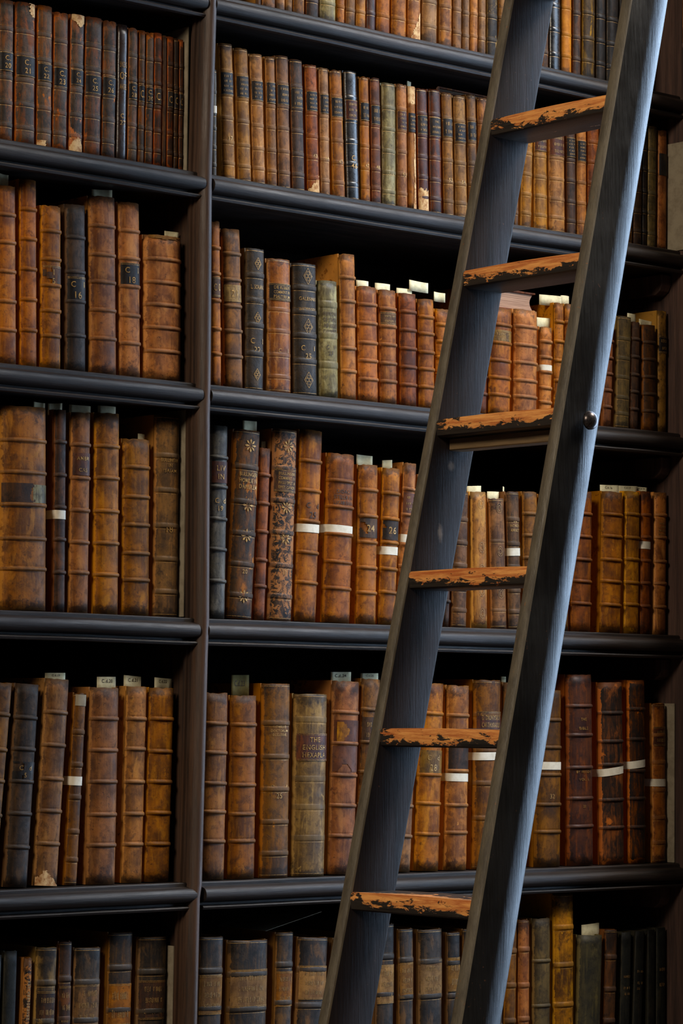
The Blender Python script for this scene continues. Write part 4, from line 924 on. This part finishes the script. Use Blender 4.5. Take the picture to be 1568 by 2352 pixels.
# ------------------------------------------------------------------ ladder
YF, YN = -0.500, -0.768; TK = 0.023; WD = 0.0985
fx = lambda z: 2.7635 + 0.2332 * z        # front edge of the far stile
nx_ = lambda z: 2.7800 + 0.2262 * z       # front edge of the near stile
lad = empty('library_ladder', (fx(0), (YF + YN) / 2, 0), 'tall dark wooden library ladder with worn orange rungs, leaning right', 'ladder')
def lpart(name, me, mats, smooth=True):
    fixn(me); o = link(name, me, mats, lad); o.location = tuple(-v for v in lad.location)
    me.polygons.foreach_set('use_smooth', [True] * len(me.polygons)); me.set_sharp_from_angle(angle=math.radians(38)); return o
def stile(fn, y_in, y_out, bulge, wd, ztop):
    """section in (x offset, y): narrow front face at x=0, broad faces at y_in / y_out"""
    s = -1 if y_out < y_in else 1; r = 0.005
    P = [(0.004, y_in), (0.0012, y_in + s * 0.0015), (-0.0012, (y_in * 2 + y_out) / 3), (-0.0012, (y_in + y_out * 2) / 3), (0.0012, y_out - s * 0.0015)]
    if bulge:
        # outer face nearly flat, then rounded over towards the back edge
        P += [(0.004, y_out), (0.025, y_out + s * 0.0022)]
        cx = wd * 0.46; cy = y_in + s * 0.004; ry = abs(y_out - cy) + 0.007
        P += [(cx + (wd - cx) * sin(pi / 2 * i / 14), cy + s * ry * cos(pi / 2 * i / 14)) for i in range(15)]
        P += [(wd, y_in + s * 0.002), (wd - 0.002, y_in)]
    else:
        P += [(0.004, y_out), (wd - 0.006, y_out), (wd - 0.0015, y_out - s * 0.0015), (wd, (y_in + y_out) / 2), (wd - 0.0015, y_in + s * 0.0015), (wd - 0.006, y_in)]
    n = 60; zs = [ztop * i / n for i in range(n + 1)]
    path = [lambda p, q, z=z: (fn(z) + p + 0.0007 * noise.noise(Vector((z * 5, p * 9, q * 9))), q + 0.0004 * noise.noise(Vector((z * 8, 4, p * 30))), z) for z in zs]
    vs, fs = sweep(P, path); me = mesh('stile', vs, fs); N = len(P)
    mi = []
    for f in fs:
        if len(f) == 4 and max(f) - min(f) <= N + N:
            js = sorted(set(v % N for v in f)); mi.append(1 if max(js) <= 5 and max(js) - min(js) == 1 else 0)
        else: mi.append(0)
    o = lpart('stile', me, ['ladderwood2' if bulge else 'ladderwood', 'ladderedge'])
    me.polygons.foreach_set('material_index', mi); return o
stile(fx, YF + TK, YF, 0, WD, 6.84)
stile(nx_, YN, YN - TK, 0.017, WD, 6.84)
rung_zs = [2.613, 2.348, 2.093, 1.839, 1.583, 1.3225]
while rung_zs[-1] > 0.4: rung_zs.append(rung_zs[-1] - 0.2586)
while rung_zs[0] < 6.1: rung_zs.insert(0, rung_zs[0] + 0.2586)
for i, z in enumerate(rung_zs):
    T = 0.029; n = 26
    prof = [(0.004, 0.0), (0.0012, -0.0035), (0.0, -0.009), (0.0, -0.020), (0.0015, -0.0265), (0.005, -T), (0.050, -T), (0.090, -T), (0.0935, -0.021), (0.0935, -0.004), (0.090, 0.0), (0.06, -0.0007), (0.030, -0.0010), (0.012, -0.0004)]
    rub = [1.0, 1.0, 0.8, 0.45, 0.15, -0.6, -1, -1, -1, -1, 0.0, 0.3, 0.6, 0.95]
    path = []; cols = []
    for q in range(n + 1):
        t = q / n; y = YF + 0.0005 + (YN - YF - 0.001) * t
        x0 = fx(z) * (1 - t) + nx_(z) * t
        bow = 0.004 * sin(pi * t)
        wv = 0.0016 * noise.noise(Vector((t * 7, i * 3.1, 0)))
        path.append(lambda p, s, y=y, x0=x0, bow=bow, wv=wv: (x0 + p * (1 if p > .02 else 1) - (bow * 0.5 if p < .02 else 0) + (abs(wv) if p < .02 else 0), y, z + s + (bow * 0.35 if s > -0.004 else 0)))
        cols += [(max(0, r) * (0.55 + 0.45 * min(1, 4 * t)) * (1 if r > -.9 else 0), 0, 0, 1) for r in rub]
    vs, fs = sweep(prof, path); me = mesh('rung', vs, fs)
    o = lpart('rung', me, 'rung')
    ca = me.color_attributes.new('rub', 'FLOAT_COLOR', 'POINT'); ca.data.foreach_set('color', [c for q in cols for c in q])
    o['label'] = 'worn orange rung'
z = 2.093
m = MB()
for q in range(1):
    xa, xb = fx(z), nx_(z)
    m.add([(xa + .028, YF - .0005, z - .050), (xa + .062, YF - .0005, z - .050), (xb + .062, YN + .0005, z - .050), (xb + .028, YN + .0005, z - .050),
           (xa + .028, YF - .0005, z - .0292), (xa + .062, YF - .0005, z - .0292), (xb + .062, YN + .0005, z - .0292), (xb + .028, YN + .0005, z - .0292)], BF)
o = lpart('batten', mesh('batten', m.v, m.f), 'brace'); md = o.modifiers.new('b', 'BEVEL'); md.width = 0.002
# domed bolt head on the near stile
V = []; F = []; R0 = 0.0155; n = 20
for i in range(7):
    a_ = (pi / 2) * i / 6
    for j in range(n): V.append((R0 * cos(a_) * cos(2 * pi * j / n), -0.0115 * sin(a_), R0 * cos(a_) * sin(2 * pi * j / n)))
for i in range(6):
    for j in range(n): F.append((i * n + j, i * n + (j + 1) % n, (i + 1) * n + (j + 1) % n, (i + 1) * n + j))
F.append(tuple(range(n)))
me = mesh('bolt_head', V, F); fixn(me); o = link('bolt_head', me, 'iron', lad, True)
o.location = Vector((3.2985, -0.806, 2.0733)) - lad.location; o['label'] = 'domed metal bolt head'
